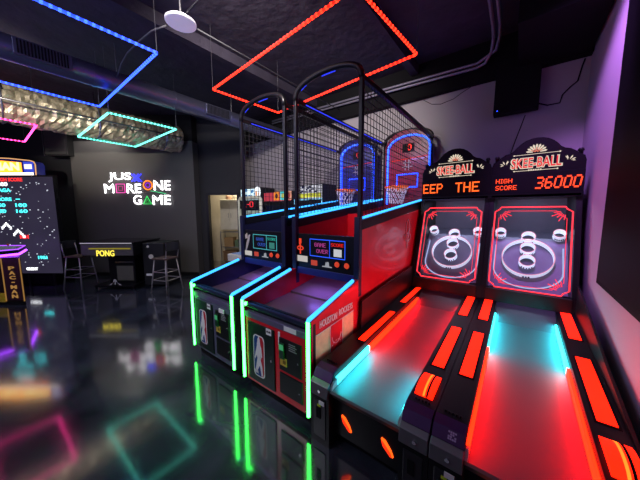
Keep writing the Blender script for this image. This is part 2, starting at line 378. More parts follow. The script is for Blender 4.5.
pipe('cable','thin sagging black cable along the top of the back wall','cable',[(-1.5,4.996,3.79),(-1.35,4.996,3.68),(-1.2,4.996,3.645),(-1.0,4.996,3.68),(-.87,4.996,3.75),(-.75,4.996,3.80)],.005,BLACKM,n=5)
# black wall screen on the right wall
t = thing('wall_screen', 'large black flat screen filling the right wall beside the camera', 'screen', (WX,2.2,1.13))
MB().box(-.02,0,-1.5,1.16,0,3.0).build('screen_frame', BLACKM, t, bevel=.004)
MB().box(-.022,-.019,-1.46,1.12,.04,2.96).build('screen_glass', paint('dark_screen',(.002,.002,.003),.6,spec=.1), t)

# ================================================================== basketball machines
NETM = paint('black_net_wire', (.012,.012,.016), .6)
def hoop(label, x0, kind):
    red = kind == 'red'
    W = .904; D_ = 3.3; g = 'basketball machines'
    t = thing('basketball_machine', label, 'basketball machine', (x0,1.46,0), 0, g)
    side = RED if red else NAVY
    # toe base
    MB().box(.04,W-.04,.06,D_-.02,0,.12).build('base', BLACKM, t)
    prof=[(.0,.12),(0,.93),(.67,1.095),(.77,1.115),(.77,1.60),(D_,1.90),(D_,.12)]
    for s,(a,b_) in enumerate(((0,.055),(W-.055,W))):
        p_=MB().prism(prof,'x',a,b_).build('side_panel', side, t, bevel=.004)
        if red and s==1:
            # court print and lettering on the outer side
            xx=W+.003
            m=MB().quad((xx,.05,.50),(xx,.64,.53),(xx,.64,.83),(xx,.05,.80)).build('court_print', WOOD, p_)
            k=MB().quad((xx+.005,.24,.505),(xx+.005,.44,.515),(xx+.005,.44,.82),(xx+.005,.24,.81)); k.build('court_key', RED, m)
            k=MB(); 
            cl=[(.245,.51),(.245,.81),(.435,.82),(.435,.52)]
            k.path([(xx+.005,a_,b2) for a_,b2 in cl],.003,4)
            k.path([(xx+.005,.34+.07*math.cos(q),.70-.075*math.sin(q)) for q in [PI*i/12 for i in range(13)]],.003,4)
            for i in range(0,12,2): k.tube((xx+.005,.34+.07*math.cos(PI*i/12),.60+.05*math.sin(PI*i/12)),(xx+.005,.34+.07*math.cos(PI*(i+.8)/12),.60+.05*math.sin(PI*(i+.8)/12)),.003,4)
            k.path([(xx+.005,.05,.80),(xx+.005,.64,.83)],.003,4)
            k.build('court_lines', WHITE, m)
            k=MB(); text(k,'HOUSTON',(xx,.225,.872),Y,(0,.03,1),.25,.062,.002,fat=.012); k.build('lettering', WHITE, p_); k=MB(); text(k,'ROCKETS',(xx,.50,.885),Y,(0,.03,1),.235,.06,.002,fat=.012)
            k.build('lettering', WHITE, p_)
            k=MB().prism([(.02,.14),(.02,.90),(.05,.90),(.05,.14)],'x',W-.001,W+.003); k.build('edge_band', BLACK, p_)
            # team emblem high on the side: ring with a tall letter
            k=MB(); c_=(xx,2.10,1.46)
            for ln in ([(-.05,-.10),(-.05,.17)],[(-.05,.17),(.0,.21),(.05,.17),(.05,.05),(.0,.01),(-.05,.01)],[(0,.01),(.055,-.12)],[(-.015,.0),(-.015,-.2)],[(.015,.0),(.015,-.2)]):
                k.path([(xx+.004,2.10+a_,1.47+b2) for a_,b2 in ln],.006,5)
            k.path([(xx+.004,2.10+.125*math.cos(q),1.43+.055*math.sin(q)) for q in [2*PI*i/20 for i in range(20)]],.006,5,True)
            k.build('team_emblem', paint('pink_white_print',(.75,.45,.5),.5), p_)
        # dark ball rail with its blue light tube
        r_=MB().prism([(.77,1.60),(D_,1.90),(D_,2.02),(.77,1.70)],'x',a-.004,b_+.004).build('ball_rail', BLACK, t, bevel=.004)
        xm=(a+b_)/2
        MB().tube((xm,.80,1.716),(xm,D_-.1,2.022),.013,8).build('light_tube', G_CYANTUBE, r_)
        # front and sloping light tubes
        MB().tube((xm,-.008,.125),(xm,-.008,.925),.016,10).build('light_tube', G_GREEN, t, smooth=True)
        MB().path([(xm,-.008,.925),(xm,.0,.94),(xm,.67,1.108)],.017,10).build('light_tube', G_CYANTUBE, t, smooth=True)
        MB().box(xm-.026,xm+.026,-.006,.02,.12,.93).build('tube_channel', BLACK, t)
    # front
    fm = RED if red else paint('slate_laminate',(.10,.11,.17),.4)
    f=MB().box(.055,W-.055,.004,.03,.12,.765).build('front_panel', fm, t)
    ldm=paint('violet_steel',(.24,.22,.36),.3,.6)
    MB().box(.055,W-.055,-.002,.05,.765,.822).build('ball_stop_lip', ldm, t, bevel=.006)
    MB().box(.055,W-.055,.05,.08,.12,.90).build('inner_front', BLACK, t)
    MB().box(.06,W-.06,-.002,.035,.868,.905).build('ball_stop_bar', NAVY, t, bevel=.006)
    dm = paint('dark_green_door',(.006,.014,.014),.35)
    d1=MB().box(.10,.475,-.008,.006,.15,.735).build('logo_door', dm, t, bevel=.004)
    # league emblem: rounded badge half blue half red with a white figure dribbling
    lx0,lx1,lz0,lz1=.185,.345,.215,.63
    def rr(x0_,x1_,z0_,z1_,r):
        out=[]
        for cx,cz,a0 in ((x1_-r,z1_-r,0),(x0_+r,z1_-r,90),(x0_+r,z0_+r,180),(x1_-r,z0_+r,270)):
            out+=[(cx+r*math.cos(math.radians(a0+q)),cz+r*math.sin(math.radians(a0+q))) for q in (0,30,60,90)]
        return out
    e=MB().plate((0,-.009,0),X,Z,[rr(lx0,lx1,lz0,lz1,.04)],.001).build('league_badge', WHITE, d1)
    xm=(lx0+lx1)/2; q=.011
    bl=[(lx0+q,lz0+.05),(lx0+.03,lz0+q),(xm+.03,lz0+q),(xm-.005,lz0+.2),(xm-.02,lz0+.28),(xm-.03,lz1-.09),(xm-.005,lz1-q),(lx0+.03,lz1-q),(lx0+q,lz1-.05)]
    MB().plate((0,-.0105,0),X,Z,[bl],.001).build('blue_half', paint('badge_blue',(.01,.05,.25),.4), e)
    rd=[(xm+.01,lz1-q),(lx1-.03,lz1-q),(lx1-q,lz1-.05),(lx1-q,lz0+.05),(lx1-.03,lz0+q),(lx1-.045,lz0+q+.02),(xm+.02,lz0+.17),(xm+.045,lz0+.22),(xm+.04,lz1-.13),(xm+.03,lz1-.10)]
    MB().plate((0,-.0105,0),X,Z,[rd],.001).build('red_half', paint('badge_red',(.55,.01,.03),.4), e)
    fig=[(xm-.015,lz1-.03),(xm+.02,lz1-.035),(xm+.022,lz1-.085),(xm+.038,lz1-.11),(xm+.05,lz1-.2),(xm+.035,lz1-.21),(xm+.03,lz1-.17),(xm+.02,lz0+.2),(xm+.045,lz0+.12),(xm+.055,lz0+.03),(xm+.035,lz0+.03),(xm+.012,lz0+.12),(xm-.03,lz0+.05),(xm-.05,lz0+.07),(xm-.02,lz0+.19),(xm-.03,lz1-.2),(xm-.055,lz1-.25),(xm-.062,lz1-.23),(xm-.03,lz1-.12),(xm-.018,lz1-.09)]
    MB().plate((0,-.012,0),X,Z,[fig],.001).build('player_silhouette', WHITE, e)
    k=MB(); text(k,'NBA',(xm-.035,-.013,lz0+.05),X,Z,.055,.035,.001,fat=.02); k.build('lettering', WHITE, e)
    MB().tube((.44,-.018,.44),(.44,-.006,.44),.010,10).build('lock', CHROME, d1)
    st=MB().plate((0,-.0095,0),X,Z,[[(.375,.675),(.445,.675),(.445,.735),(.375,.735)]],.001).build('price_sticker', WHITE, d1)
    k=MB(); text(k,'$1.00',(.41,-.0112,.705),X,Z,.05,.02,.001,fat=.01); k.build('lettering', BLACK, st)
    # coin and bill door
    d2=MB().box(.54,.80,-.008,.006,.405,.70).build('coin_door', BLACK, t, bevel=.004)
    MB().box(.552,.612,-.024,-.008,.52,.66).build('card_reader', paint('green_black_plastic',(.01,.05,.025),.3), d2, bevel=.004)
    MB().box(.556,.608,-.026,-.024,.60,.65).build('reader_screen', glow('green_readout',(.1,.7,.3),.35), d2)
    s_=MB().box(.556,.636,-.012,-.008,.455,.525).build('coin_plate', paint('yellow_sticker',(.6,.42,.05),.5), d2)
    MB().box(.592,.60,-.0135,-.012,.475,.505).box(.61,.622,-.0135,-.012,.475,.505).build('coin_slot', BLACKM, s_)
    MB().tube((.77,-.02,.54),(.77,-.006,.54),.011,10).build('lock', CHROME, d2)
    k=MB()
    for i in range(4): k.box(.66,.66+.09-.015*(i%2),-.0095,-.008,.615+.018*i,.623+.018*i)
    k.build('instruction_print', paint('faint_print',(.25,.25,.27),.6), d2)
    if red: MB().plate((0,.003,0),X,Z,[[(.52,.62),(.545,.62),(.545,.74),(.52,.74)]],.0015).build('card_sticker', WHITE, t)
    d3=MB().box(.54,.81,-.008,.006,.185,.378).build('cash_door', BLACK, t, bevel=.004)
    MB().tube((.785,-.018,.28),(.785,-.006,.28),.009,10).build('lock', CHROME, d3)
    MB().plate((0,-.003,0),X,Z,[[(.60,.775),(.745,.775),(.745,.818),(.60,.818)]] if red else [[(.62,.69),(.72,.69),(.72,.735),(.62,.735)]],.0015 if red else .007).build('notice_sticker', WHITE, t)
    MB().tube((.075,-.012,.895),(.075,.006,.895),.018,10).build('end_cap', G_GREEN, t)
    # ball decks
    dk=paint('violet_brown_deck',(.17,.11,.13),.28,var=.1)
    MB().prism([(.08,.70),(.08,.80),(.62,.845),(.62,.74)],'x',.056,W-.056).build('ball_deck', dk, t)
    MB().prism([(.64,.76),(.64,.86),(1.9,1.06),(1.9,.9)],'x',.056,W-.056).build('ball_ramp', dk, t)
    MB().box(.05,.854,1.9,1.95,.9,1.75).build('ramp_back', side, t)
    # display panel between the posts
    dp=MB().box(.055,W-.055,.765,.80,1.08,1.53).build('display_panel', BLACK, t, bevel=.004)
    MB().box(.055,W-.055,.755,.775,1.055,1.135).build('panel_ledge', paint('blue_ledge',(.02,.03,.22),.3), dp, bevel=.004)
    y_=.7635
    frm = glow('outline_blue',(.02,.10,1),1.2) if red else glow('dim_teal_outline',(.08,.5,.55),.8)
    k=MB()
    x0_,x1_,z0_,z1_=.255,.725,1.285,1.475
    for r_ in ((x0_,x1_,z0_,z1_),(.53,x1_,z0_,z1_)):
        k.path([(r_[0],y_,r_[2]),(r_[1],y_,r_[2]),(r_[1],y_,r_[3]),(r_[0],y_,r_[3])],.005,5,True)
    k.build('screen_outline', frm, dp)
    for wd,cx_,cz_ in (('GAME',.40,1.415),('OVER',.43,1.345)):
        k=MB(); dots(k,wd,(cx_,y_,cz_),X,Z,.16,.045); k.build('screen_lettering', glow('magenta_readout',(.9,.10,.55),.45) if red else glow('blue_readout',(.05,.15,.8),.5), dp)
    k=MB(); dots(k,'SCORE',(.63,y_,1.43),X,Z,.16,.035); k.build('score_lettering', G_RED if red else glow('mint_readout',(.05,.8,.6),.5), dp)
    MB().box(.585,.685,y_-.002,y_,1.305,1.385).build('score_window', glow('score_white',(.9,.9,.95),.6) if red else glow('score_dim',(.1,.6,.5),.3), dp)
    k=MB()
    if red:
        k.path([(.095,y_,1.40),(.095,y_,1.47),(.115,y_,1.47),(.115,y_,1.42),(.095,y_,1.41)],.009,5); k.path([(.105,y_,1.41),(.105,y_,1.29)],.008,5)
        k.path([(.105+.045*math.cos(a_),y_,1.36+.022*math.sin(a_)) for a_ in [2*PI*i/14 for i in range(14)]],.007,5,True)
        k.build('team_emblem', glow('emblem_red',(1,.06,.02),.9), dp)
        MB().box(.03+.03,.215,y_-.002,y_,1.20,1.27).build('white_label', glow('label_white',(.9,.85,.8),.55), dp)
    else:
        k.plate((0,y_,0),X,Z,[[(.07,1.24),(.10,1.24),(.16,1.36),(.19,1.47),(.15,1.46),(.10,1.35)],[(.08,1.40),(.13,1.42),(.12,1.49),(.07,1.46)]],.002)
        k.build('team_emblem', paint('pale_emblem',(.55,.5,.45),.5), dp)
        MB().box(.06,.215,y_-.002,y_,1.17,1.235).build('white_label', glow('label_white',(.9,.85,.8),.55), dp)
    k=MB().box(.27,.36,y_-.002,y_,1.175,1.235); k.build('red_label', glow('label_red',(1,.1,.05),.45), dp)
    MB().plate((0,y_,0),X,Z,[[(.43,1.175),(.56,1.175),(.56,1.185),(.525,1.19),(.52,1.23),(.505,1.24),(.495,1.225),(.48,1.235),(.47,1.19),(.43,1.185)]],.002).build('white_badge', glow('label_white2',(.8,.85,.95),.35), dp)
    for bx_ in (.635,.755):
        b2=MB().lathe([(0,0),(.036,0),(.036,.012),(.03,.016),(.0,.016)],n=20,M=Matrix.Translation((bx_,.766,1.225))@Matrix.Rotation(PI/2,4,'X')).build('button_ring', BLACKM, dp)
        MB().lathe([(.031,.015),(.024,.028),(0,.031)],n=20,M=Matrix.Translation((bx_,.766,1.225))@Matrix.Rotation(PI/2,4,'X')).build('button', glow('button_red',(1,.09,.03),.5,base=(.4,.03,.02)), b2, smooth=True)
    # cage
    for a in (0,W-.055):
        MB().box(a+.006,a+.049,.775,.815,1.0,3.06).build('front_post', DARKMETAL, t, bevel=.006)
        MB().box(a-.004,a+.059,.735,.795,.93,1.73).build('post_sleeve', NAVY, t, bevel=.006)
        MB().box(a+.01,a+.045,D_-.06,D_,1.9,3.06).build('rear_post', DARKMETAL, t, bevel=.006)
        r_=MB().box(a+.008,a+.047,.8,D_,3.02,3.07).build('top_rail', DARKMETAL, t, bevel=.006)
        k=MB()
        n=36
        xi = a+.049 if a==0 else a+.0
        for i in range(n):
            y0=.95+i*(D_-1.15)/n; k.box(xi,xi+.006,y0,y0+.05,3.03,3.042)
        k.build('light_dots', glow('dim_blue_diode',(.03,.05,1),1.2), r_)
    arch=lambda r,z0,n=20:[(W/2-(W/2-r)*math.cos(PI*i/n), z0+.20*math.sin(PI*i/n)**.7 if 0<i<n else z0) for i in range(n+1)]
    for yy,nm in ((.795,'front_arch'),(D_-.03,'rear_arch')):
        pts=[(x_,yy,z_) for x_,z_ in arch(.0275,3.03)]
        r_=MB().path(pts,.030,8).build(nm, DARKMETAL, t, smooth=True)
        if nm=='front_arch':
            for seg in ((3,6),(9,13)):
                q_=[]
                for i in range(*seg):
                    p0=Vector(pts[i]); c_=Vector((W/2,yy,3.03)); p1=p0+(c_-p0).normalized()*.032; q_.append((p1.x,yy+.012,p1.z))
                MB().path(q_,.007,5).build('light_strip', _m['dim_blue_diode'], r_)
    for a in (.0275,W-.0275):
        k=MB(); sp=.070; r_=.0038
        zl=lambda y:1.72+(y-.8)*.1224
        ny=int((D_-.9)/sp)
        for i in range(ny+1):
            y=.85+i*sp; k.tube((a,y,zl(y)),(a,y,3.03),r_,4)
        z=1.74
        while z<3.02:
            k.tube((a,.82,z),(a,min(D_-.03,.8+(z-1.72)/.1224),z),r_,4)
            z+=sp
        k.build('cage_net', NETM, t)
    # backboard
    yb=D_-.10
    def archpoly(x0_,x1_,zb,zs,zt,n=16):
        xm_=(x0_+x1_)/2; rx=(x1_-x0_)/2
        return [(x0_,zb)]+[(xm_-rx*math.cos(PI*i/n), zs+(zt-zs)*math.sin(PI*i/n)) for i in range(n+1)]+[(x1_,zb)]
    bm = paint('crimson_backboard',(.30,.012,.05),.25,coat=.4) if red else paint('indigo_backboard',(.03,.03,.22),.25,coat=.4)
    bb=MB().prism(archpoly(.07,W-.05,1.85,2.93,3.22),'y',yb,yb+.04).build('backboard', bm, t)
    ap=archpoly(.13,.865,1.92,2.90,3.12)
    MB().path([(x_,yb-.012,z_) for x_,z_ in ap],.016,6).build('light_outline', G_BLUE, bb)
    k=MB()
    for i in range(len(ap)-1):
        a_,c_=Vector((ap[i][0],0,ap[i][1])),Vector((ap[i+1][0],0,ap[i+1][1])); L_=(c_-a_).length; n=max(1,math.ceil(L_/.044))
        for j in range(n):
            p_=a_+(c_-a_)*((j+.5)/n); k.box(p_.x-.013,p_.x+.013,yb-.034,yb-.026,p_.z-.013,p_.z+.013)
    k.build('light_dots', glow('arch_diode',(.05,.18,1),2.6), bb)
    k=MB().box(.40,.60,yb-.025,yb,2.84,2.98).build('score_box', BLACKM, bb)
    s7=MB(); dots(s7,'0',(.53,yb-.026,2.91),X,Z,.06,.105,gap=.02); s7.build('score_digit', glow('digit_red',(1,.03,.02),2.5), k)
    k=MB().path([(.31,yb-.012,2.22),(.68,yb-.012,2.22),(.68,yb-.012,2.45),(.31,yb-.012,2.45)],.014,6,True); k.build('target_square', G_BLUE, bb)
    k=MB().path([(.16,yb-.006,2.70),(.84,yb-.006,2.74)],.006,4); k.build('red_line', G_RED, bb)
    k=MB()
    for ln in ([(.46,2.52),(.46,2.70)],[(.52,2.52),(.52,2.70)],[(.42,2.65),(.56,2.65)],[(.40,2.58),(.58,2.58)]): k.path([(a_,yb-.006,b2) for a_,b2 in ln],.010,4)
    k.build('board_emblem', paint('dim_white_print',(.45,.4,.5),.5), bb)
    # rim and net
    rc=(.44,yb-.34,2.20); R_=.19
    rim=MB().path([(rc[0]+R_*math.cos(a_),rc[1]+R_*math.sin(a_),rc[2]) for a_ in [2*PI*i/28 for i in range(28)]],.013,7,True).build('rim', glow('orange_rim',(1,.16,.02),.45,base=(.7,.13,.02)), t, smooth=True)
    MB().box(rc[0]-.07,rc[0]+.07,rc[1]+R_-.005,yb,2.14,2.22).build('rim_bracket', paint('orange_enamel',(.6,.12,.02),.4), rim)
    k=MB(); nn=12
    rings=[(1.0,0),(.86,-.07),(.72,-.14),(.62,-.21),(.56,-.28)]
    P_=lambda i,j:(rc[0]+R_*rings[j][0]*math.cos(2*PI*(i+.5*(j%2))/nn),rc[1]+R_*rings[j][0]*math.sin(2*PI*(i+.5*(j%2))/nn),rc[2]+rings[j][1])
    for j in range(4):
        for i in range(nn):
            k.tube(P_(i,j),P_(i,j+1),.005,4); k.tube(P_(i,j),P_(i-1 if j%2==0 else i+1,j+1),.005,4)
    k.build('hoop_net', glow('white_cord',(.6,.55,.9),.22,base=(.8,.8,.8)), rim)
    # lamp inside the cage that washes the deck and backboard
    for (yy,zz,e,cl,sz) in ((.72,1.04,1.6,(.30,.16,1),.4),(2.2,2.9,8,(.35,.25,1),.5)):
        l=bpy.data.lights.new('cage_lamp','AREA'); l.energy=e; l.color=cl; l.size=sz; l.shape='RECTANGLE'; l.size_y=.1
        lo=bpy.data.objects.new('cage_lamp',l); C.objects.link(lo); lo.parent=t; lo.location=(W/2,yy,zz)
    return t
hoop('dark navy basketball cage machine on the left, beside the doorway, with blue side panels', -3.1526, 'navy')
hoop('red basketball cage machine in the middle, beside the ball roll lanes, with court print side', -2.1229, 'red')

# ================================================================== alley ball roll machines
def skee(label, x0, wide, first):
    W=.8717; w=.1745; L0=.473; L1=.572; yE=2.30
    t=thing('alley_roller_machine', label, 'alley roller', (x0,1.4136,0), 0, 'alley roller machines')
    lane=lambda y:L0+(L1-L0)*(y/2.2)
    rail=lambda y:.585+.050*y
    # alley
    pur=paint('grey_violet_alley',(.085,.078,.092),.5,var=.08,scale=2)
    MB().prism([(.02,L0-.03),(.0,L0-.012),(.012,L0),(yE,lane(yE)),(yE,lane(yE)-.08),(.05,L0-.08)],'x',w,W-w).build('alley', pur, t)
    MB().prism([(yE-.35,lane(yE-.35)),(yE-.05,lane(yE)+.12),(yE,lane(yE)+.12),(yE,lane(yE)-.02)],'x',w,W-w).build('jump_ramp', paint('dark_ramp',(.05,.05,.06),.4), t)
    # front apron with two lit ball ports
    ap=MB().box(w,W-w,.07,.10,.10,L0-.02).build('front_apron', BLACK, t)
    for px in (.285,.60):
        k=MB().plate((px,.0685,.23),X,Z,[[(-.045,.040),(-.038,.052),(-.012,.044),(.028,-.005),(.045,-.045),(.040,-.055),(.014,-.045),(-.028,.0)]],.004)
        pr=k.build('port_light', G_PORT, ap)
        k=MB().plate((px-.012,.0635,.222),X,Z,[[(-.030,.038),(-.018,.036),(.038,-.02),(.046,-.045),(.034,-.046),(-.018,.002)]],.002); k.build('port_core', glow('port_red',(1,.03,.004),1.4), pr)
    MB().box(.03,W-.03,.14,3.45,0,.10).build('base', BLACKM, t)
    # side rails
    for s in (0,1):
        a=0 if s==0 else W-w; b_=a+w
        
        r_=MB().prism([(.0,.0),(0,.41),(.03,.50),(.065,.570),(.12,.589),(yE+.1,rail(yE+.1)),(yE+.1,.0)],'x',a+.002,b_-.002).build('side_rail', BLACK, t)
        gm=paint('dull_grey_metal',(.20,.19,.21),.38,.5)
        c_=MB().prism([(-.02,.405),(-.014,.495),(.022,.518),(.03,.41)],'x',a+.004,b_-.004).build('ticket_box', gm, r_, bevel=.004)
        xm=(a+b_)/2
        MB().tube((xm+.01,-.026,.45),(xm+.01,-.012,.452),.012,10).build('lock', CHROME, c_)
        MB().prism([(.020,.520),(.060,.576),(.118,.596),(.118,.584),(.068,.562),(.034,.515)],'x',a+.006,b_-.006).build('purple_face', paint('purple_metal',(.085,.03,.13),.35,.3), r_)
        ck=MB().plate((xm+.02 if s==0 else xm-.05,.043,.551),X,(0,.58,.81),[[(x_*.011-.022,z_*.011-.022),(x_*.011-.013,z_*.011-.022),(x_*.011-.013,z_*.011-.013),(x_*.011-.022,z_*.011-.013)] for x_ in range(4) for z_ in range(4) if (x_*3+z_*2+x_*z_)%3!=1],.001)
        if s==0 and not first: ck.build('square_stickers', paint('lilac_print',(.5,.35,.6),.5), r_)
        if (first and s==0) or (not first and s==1):
            fp=[(.76,.55),(.78,.90),(2.3,1.0),(2.3,.55)] if s==0 else [(.30,.585),(1.03,.72),(2.14,.97),(2.3,1.0),(2.3,.55)]
            MB().prism(fp,'x',*((a+.001,a+.018) if s==0 else (b_-.018,b_-.001))).build('outer_fin', BLACK, r_)
        # coin door under the box
        d_=MB().box(a+.03,b_-.03,-.006,.002,.06,.36).build('coin_door', paint('satin_black',(.02,.02,.024),.3), r_, bevel=.004)
        MB().box(a+.06,a+.10,-.012,-.006,.22,.31).build('coin_slot', BLACKM, d_)
        if s==0:
            MB().box(a+.085,a+.135,-.012,-.004,.335,.365).build('white_sticker', WHITE, d_)
            MB().box(a+.07,a+.10,-.011,-.004,.315,.33).build('yellow_sticker', paint('lime_sticker',(.55,.7,.03),.5), d_)
        # top: controls, slotted red windows
        k=MB(); 
        for i in range(5): k.tube((xm-.04+i*.02,.16,.590),(xm-.04+i*.02,.16,.604),.007,8)
        k.build('button_studs', DARKMETAL, r_)
        cx=xm+(.038 if (first and s==0) else .006*(1 if s==0 else -1))
        for y0,y1 in ((1.63,2.30),(.57,1.30)):
            hw=.032 if (first and s==0) else .041
            fz=rail(y0)+.002; fz1=rail(y1)+.002
            fr_=MB().prism([(y0-.015,rail(y0)-.002),(y1+.015,rail(y1)-.002),(y1+.015,rail(y1)+.001),(y0-.015,rail(y0)+.001)],'x',cx-hw-.012,cx+hw+.012).build('window_frame', BLACKM, r_)
            MB().prism([(y0,rail(y0)+.001),(y1,rail(y1)+.001),(y1,rail(y1)+.004),(y0,rail(y0)+.004)],'x',cx-hw,cx+hw).build('lit_window', G_PANEL, fr_)
        if s==1:
            y0,y1=.20,.46
            hd=MB()
            n=8
            pr_=[(y0,rail(y0)-.01)]+[(y0+(y1-y0)*i/n, rail(y0)+.006+.035*math.sin(PI*i/n)**.6) for i in range(n+1)]+[(y1,rail(y1)-.01)]
            hd.prism(pr_,'x',cx-.055,cx+.055); h_=hd.build('light_hood', G_PANEL, r_)
            MB().prism([(p_[0],p_[1]+.002) for p_ in pr_],'x',cx-.006,cx+.006).build('hood_core', glow('amber_core',(1,.16,.012),2.4), h_)
            MB().prism([(p_[0],p_[1]+.0015) for p_ in pr_],'x',cx+.014,cx+.026).build('hood_rib', BLACKM, h_)
        # light strip along the foot of the rail: cyan stretch and red stretch
        xi = (b_-.004,b_+.014) if s==0 else (a-.014,a+.004)
        def strip_lamp(y0,y1,e,cl):
            l=bpy.data.lights.new('lane_lamp','AREA'); l.energy=e; l.color=cl; l.shape='RECTANGLE'; l.size=.02; l.size_y=y1-y0
            lo=bpy.data.objects.new('lane_lamp',l); C.objects.link(lo); lo.parent=t; ym=(y0+y1)/2
            lo.location=(xi[1]+.004 if s==0 else xi[0]-.004, ym, lane(ym)+.082); lo.rotation_euler=(0,math.radians(-62 if s==0 else 62),0)
        segs = [(.09,.62,G_CYAN),(.62,2.05,G_REDSTRIP)] if first else [(.06,1.2,G_REDSTRIP),(1.2,2.05,G_CYAN)]
        if first and s==1: segs=[(.09,.55,G_CYAN),(.55,2.05,glow('dim_lane_red',(1,.02,.006),.35))]
        for y0,y1,mm in segs:
            MB().prism([(y0,lane(y0)+.004),(y1,lane(y1)+.004),(y1,lane(y1)+.06),(y0,lane(y0)+.06)],'x',*xi).build('light_strip', mm, r_)
            L_=y1-y0
            if mm is G_CYAN: strip_lamp(y0,y1,6*L_,(.02,.70,.80))
            elif mm is G_REDSTRIP: strip_lamp(y0,y1,6*L_,(1,.003,.008))
            else: strip_lamp(y0,y1,5.5*L_,(1,.003,.010))
        MB().prism([(.01,L0+.0),(.09,lane(.09)),(.09,lane(.09)+.055),(.04,L0+.045)],'x',*xi).build('strip_cap', paint('clear_grey',(.4,.42,.45),.3), r_)
    # tall cabinet around the target
    pf=[(2.27,.0),(2.25,.62),(2.29,.86),(2.66,1.90),(2.66,1.98),(3.50,1.98),(3.50,0)]
    for a in (0,W-.055):
        MB().prism(pf,'x',a,a+.055).build('cabinet_side', BLACK, t, bevel=.004)
    MB().box(.055,W-.055,3.44,3.5,0,1.98).build('cabinet_back', BLACK, t)
    MB().box(0,W,2.64,3.5,1.96,2.0).build('cabinet_top', BLACK, t)
    MB().box(.05,W-.05,2.26,2.32,.60,.85).build('sill_panel', BLACK, t)
    # target board: slopes up away from the alley
    b0=Vector((0,2.506,.84)); dir_=Vector((0,.53,.69)).normalized(); nrm=Vector((0,-.69,.53)).normalized()
    S=lambda x,s_,h=0: Vector((x,0,0))+b0+dir_*s_+nrm*h
    tb=paint('white_violet_board',(.20,.20,.29),.45,var=.08)
    q=[S(.056,-.02),S(W-.056,-.02),S(W-.056,.74),S(.056,.74)]
    m=MB(); m.add(q+[p_-nrm*.03 for p_ in q],[(0,1,2,3),(7,6,5,4),(0,4,5,1),(1,5,6,2),(2,6,7,3),(3,7,4,0)])
    board=m.build('target_board', tb, t)
    m=MB(); q=[S(.056,.74),S(W-.056,.74)]; m.add([q[0],q[1],Vector((W-.056,3.30,1.50)),Vector((.056,3.30,1.50))],[(0,1,2,3)]); m.add([(.056,3.30,1.40),(W-.056,3.30,1.40),(W-.056,3.30,1.96),(.056,3.30,1.96)],[(0,1,2,3)])
    m.build('backdrop', paint('dim_violet_backdrop',(.10,.095,.14),.5), board)
    # curved trough in front of the board
    m=MB(); n=20
    pts=[(W/2-.34*math.cos(PI*i/n), .26-.25*math.sin(PI*i/n)) for i in range(n+1)]
    pts=[(W/2-.34,.60)]+pts+[(W/2+.34,.60)]
    m.path([S(x_,s_,.012) for x_,s_ in pts],.008,6); m.build('trough_lip', glow('trough_edge',(.5,.6,1),.8), board, smooth=True)
    def ring(x,s_,R_,h,nm,mat,par,thick=.008):
        M=Matrix.Translation(S(x,s_))@Matrix((( 1,dir_.x,nrm.x,0),(0,dir_.y,nrm.y,0),(0,dir_.z,nrm.z,0),(0,0,0,1)))
        return MB().lathe([(R_-thick,0),(R_-thick,h),(R_,h),(R_,0)],n=36,M=M).build(nm,mat,par), M
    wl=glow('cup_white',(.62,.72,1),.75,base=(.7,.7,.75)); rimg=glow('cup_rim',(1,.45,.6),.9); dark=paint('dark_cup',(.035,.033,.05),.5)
    big,M=ring(W/2,.415,.262,.078,'big_ring',wl,board)
    MB().lathe([(.254,.080),(.264,.080)],n=40,M=M).build('ring_edge', rimg, big)
    MB().disc((0,0,.004),.25,40,M=M).build('ring_floor', paint('lilac_ring_floor',(.13,.125,.19),.5), big)
    for x,s_,R_,nm in ((W/2,.355,.082,'score_cup'),(W/2,.545,.078,'score_cup'),(W/2,.715,.074,'score_cup'),(.135,.775,.062,'corner_cup'),(W-.135,.775,.062,'corner_cup')):
        c_,M=ring(x,s_,R_,.09,nm,wl,board)
        MB().lathe([(R_-.007,.092),(R_+.002,.092)],n=30,M=M).build('cup_rim', rimg, c_)
        MB().disc((0,0,.006),R_-.008,30,M=M).build('cup_hole', dark, c_)
        k=MB()
        for i in range(5): 
            a_=-PI/2+(i-2)*.32; p_=M@Vector((R_*math.cos(a_)*1.01,R_*math.sin(a_)*1.01,.035)); k.box(p_.x-.007,p_.x+.007,p_.y-.004,p_.y+.002,p_.z-.014,p_.z+.014)
        k.build('number_marks', dark, c_)
    k=MB(); 
    for i in range(3):
        a_=-PI/2+(i-1)*.10; k.plate(S(W/2+.264*math.cos(a_),.415+.264*math.sin(a_),.025)+Vector((0,-.004,0)),X,Z,[[(-.009,-.014),(.009,-.014),(.009,.014),(-.009,.014)]],.003)
    k.build('number_marks', dark, big)
    # glass with red etched border
    g0=Vector((0,2.30,.87)); gd=Vector((0,.36,1.04)).normalized(); GL=1.02
    G=lambda x,s_:Vector((x,0,0))+g0+gd*s_-Vector((0,.006,0))
    gl=MB().quad(G(.055,-.02),G(W-.055,-.02),G(W-.055,GL+.02),G(.055,GL+.02)).build('glass_front', glass('clear_glass'), t)
    x0_,x1_=.075,W-.075; c=.055
    def notch(x0_,x1_,s0,s1,c):
        return [(x0_+c,s0),(x1_-c,s0),(x1_-c*.8,s0+c*.45),(x1_,s0+c),(x1_,s1-c),(x1_-c*.8,s1-c*.45),(x1_-c,s1),(x0_+c,s1),(x0_+c*.8,s1-c*.45),(x0_,s1-c),(x0_,s0+c),(x0_+c*.8,s0+c*.45)]
    m=MB().path([G(x_,s_) for x_,s_ in notch(x0_,x1_,.0,GL,.06)],.0075,5,True)
    m.build('border_light', glow('border_red',(1,.03,.045),2.0), gl)
    m=MB().path([G(x_,s_) for x_,s_ in notch(x0_+.045,x1_-.045,.05,GL-.05,.09)],.0035,4,True)
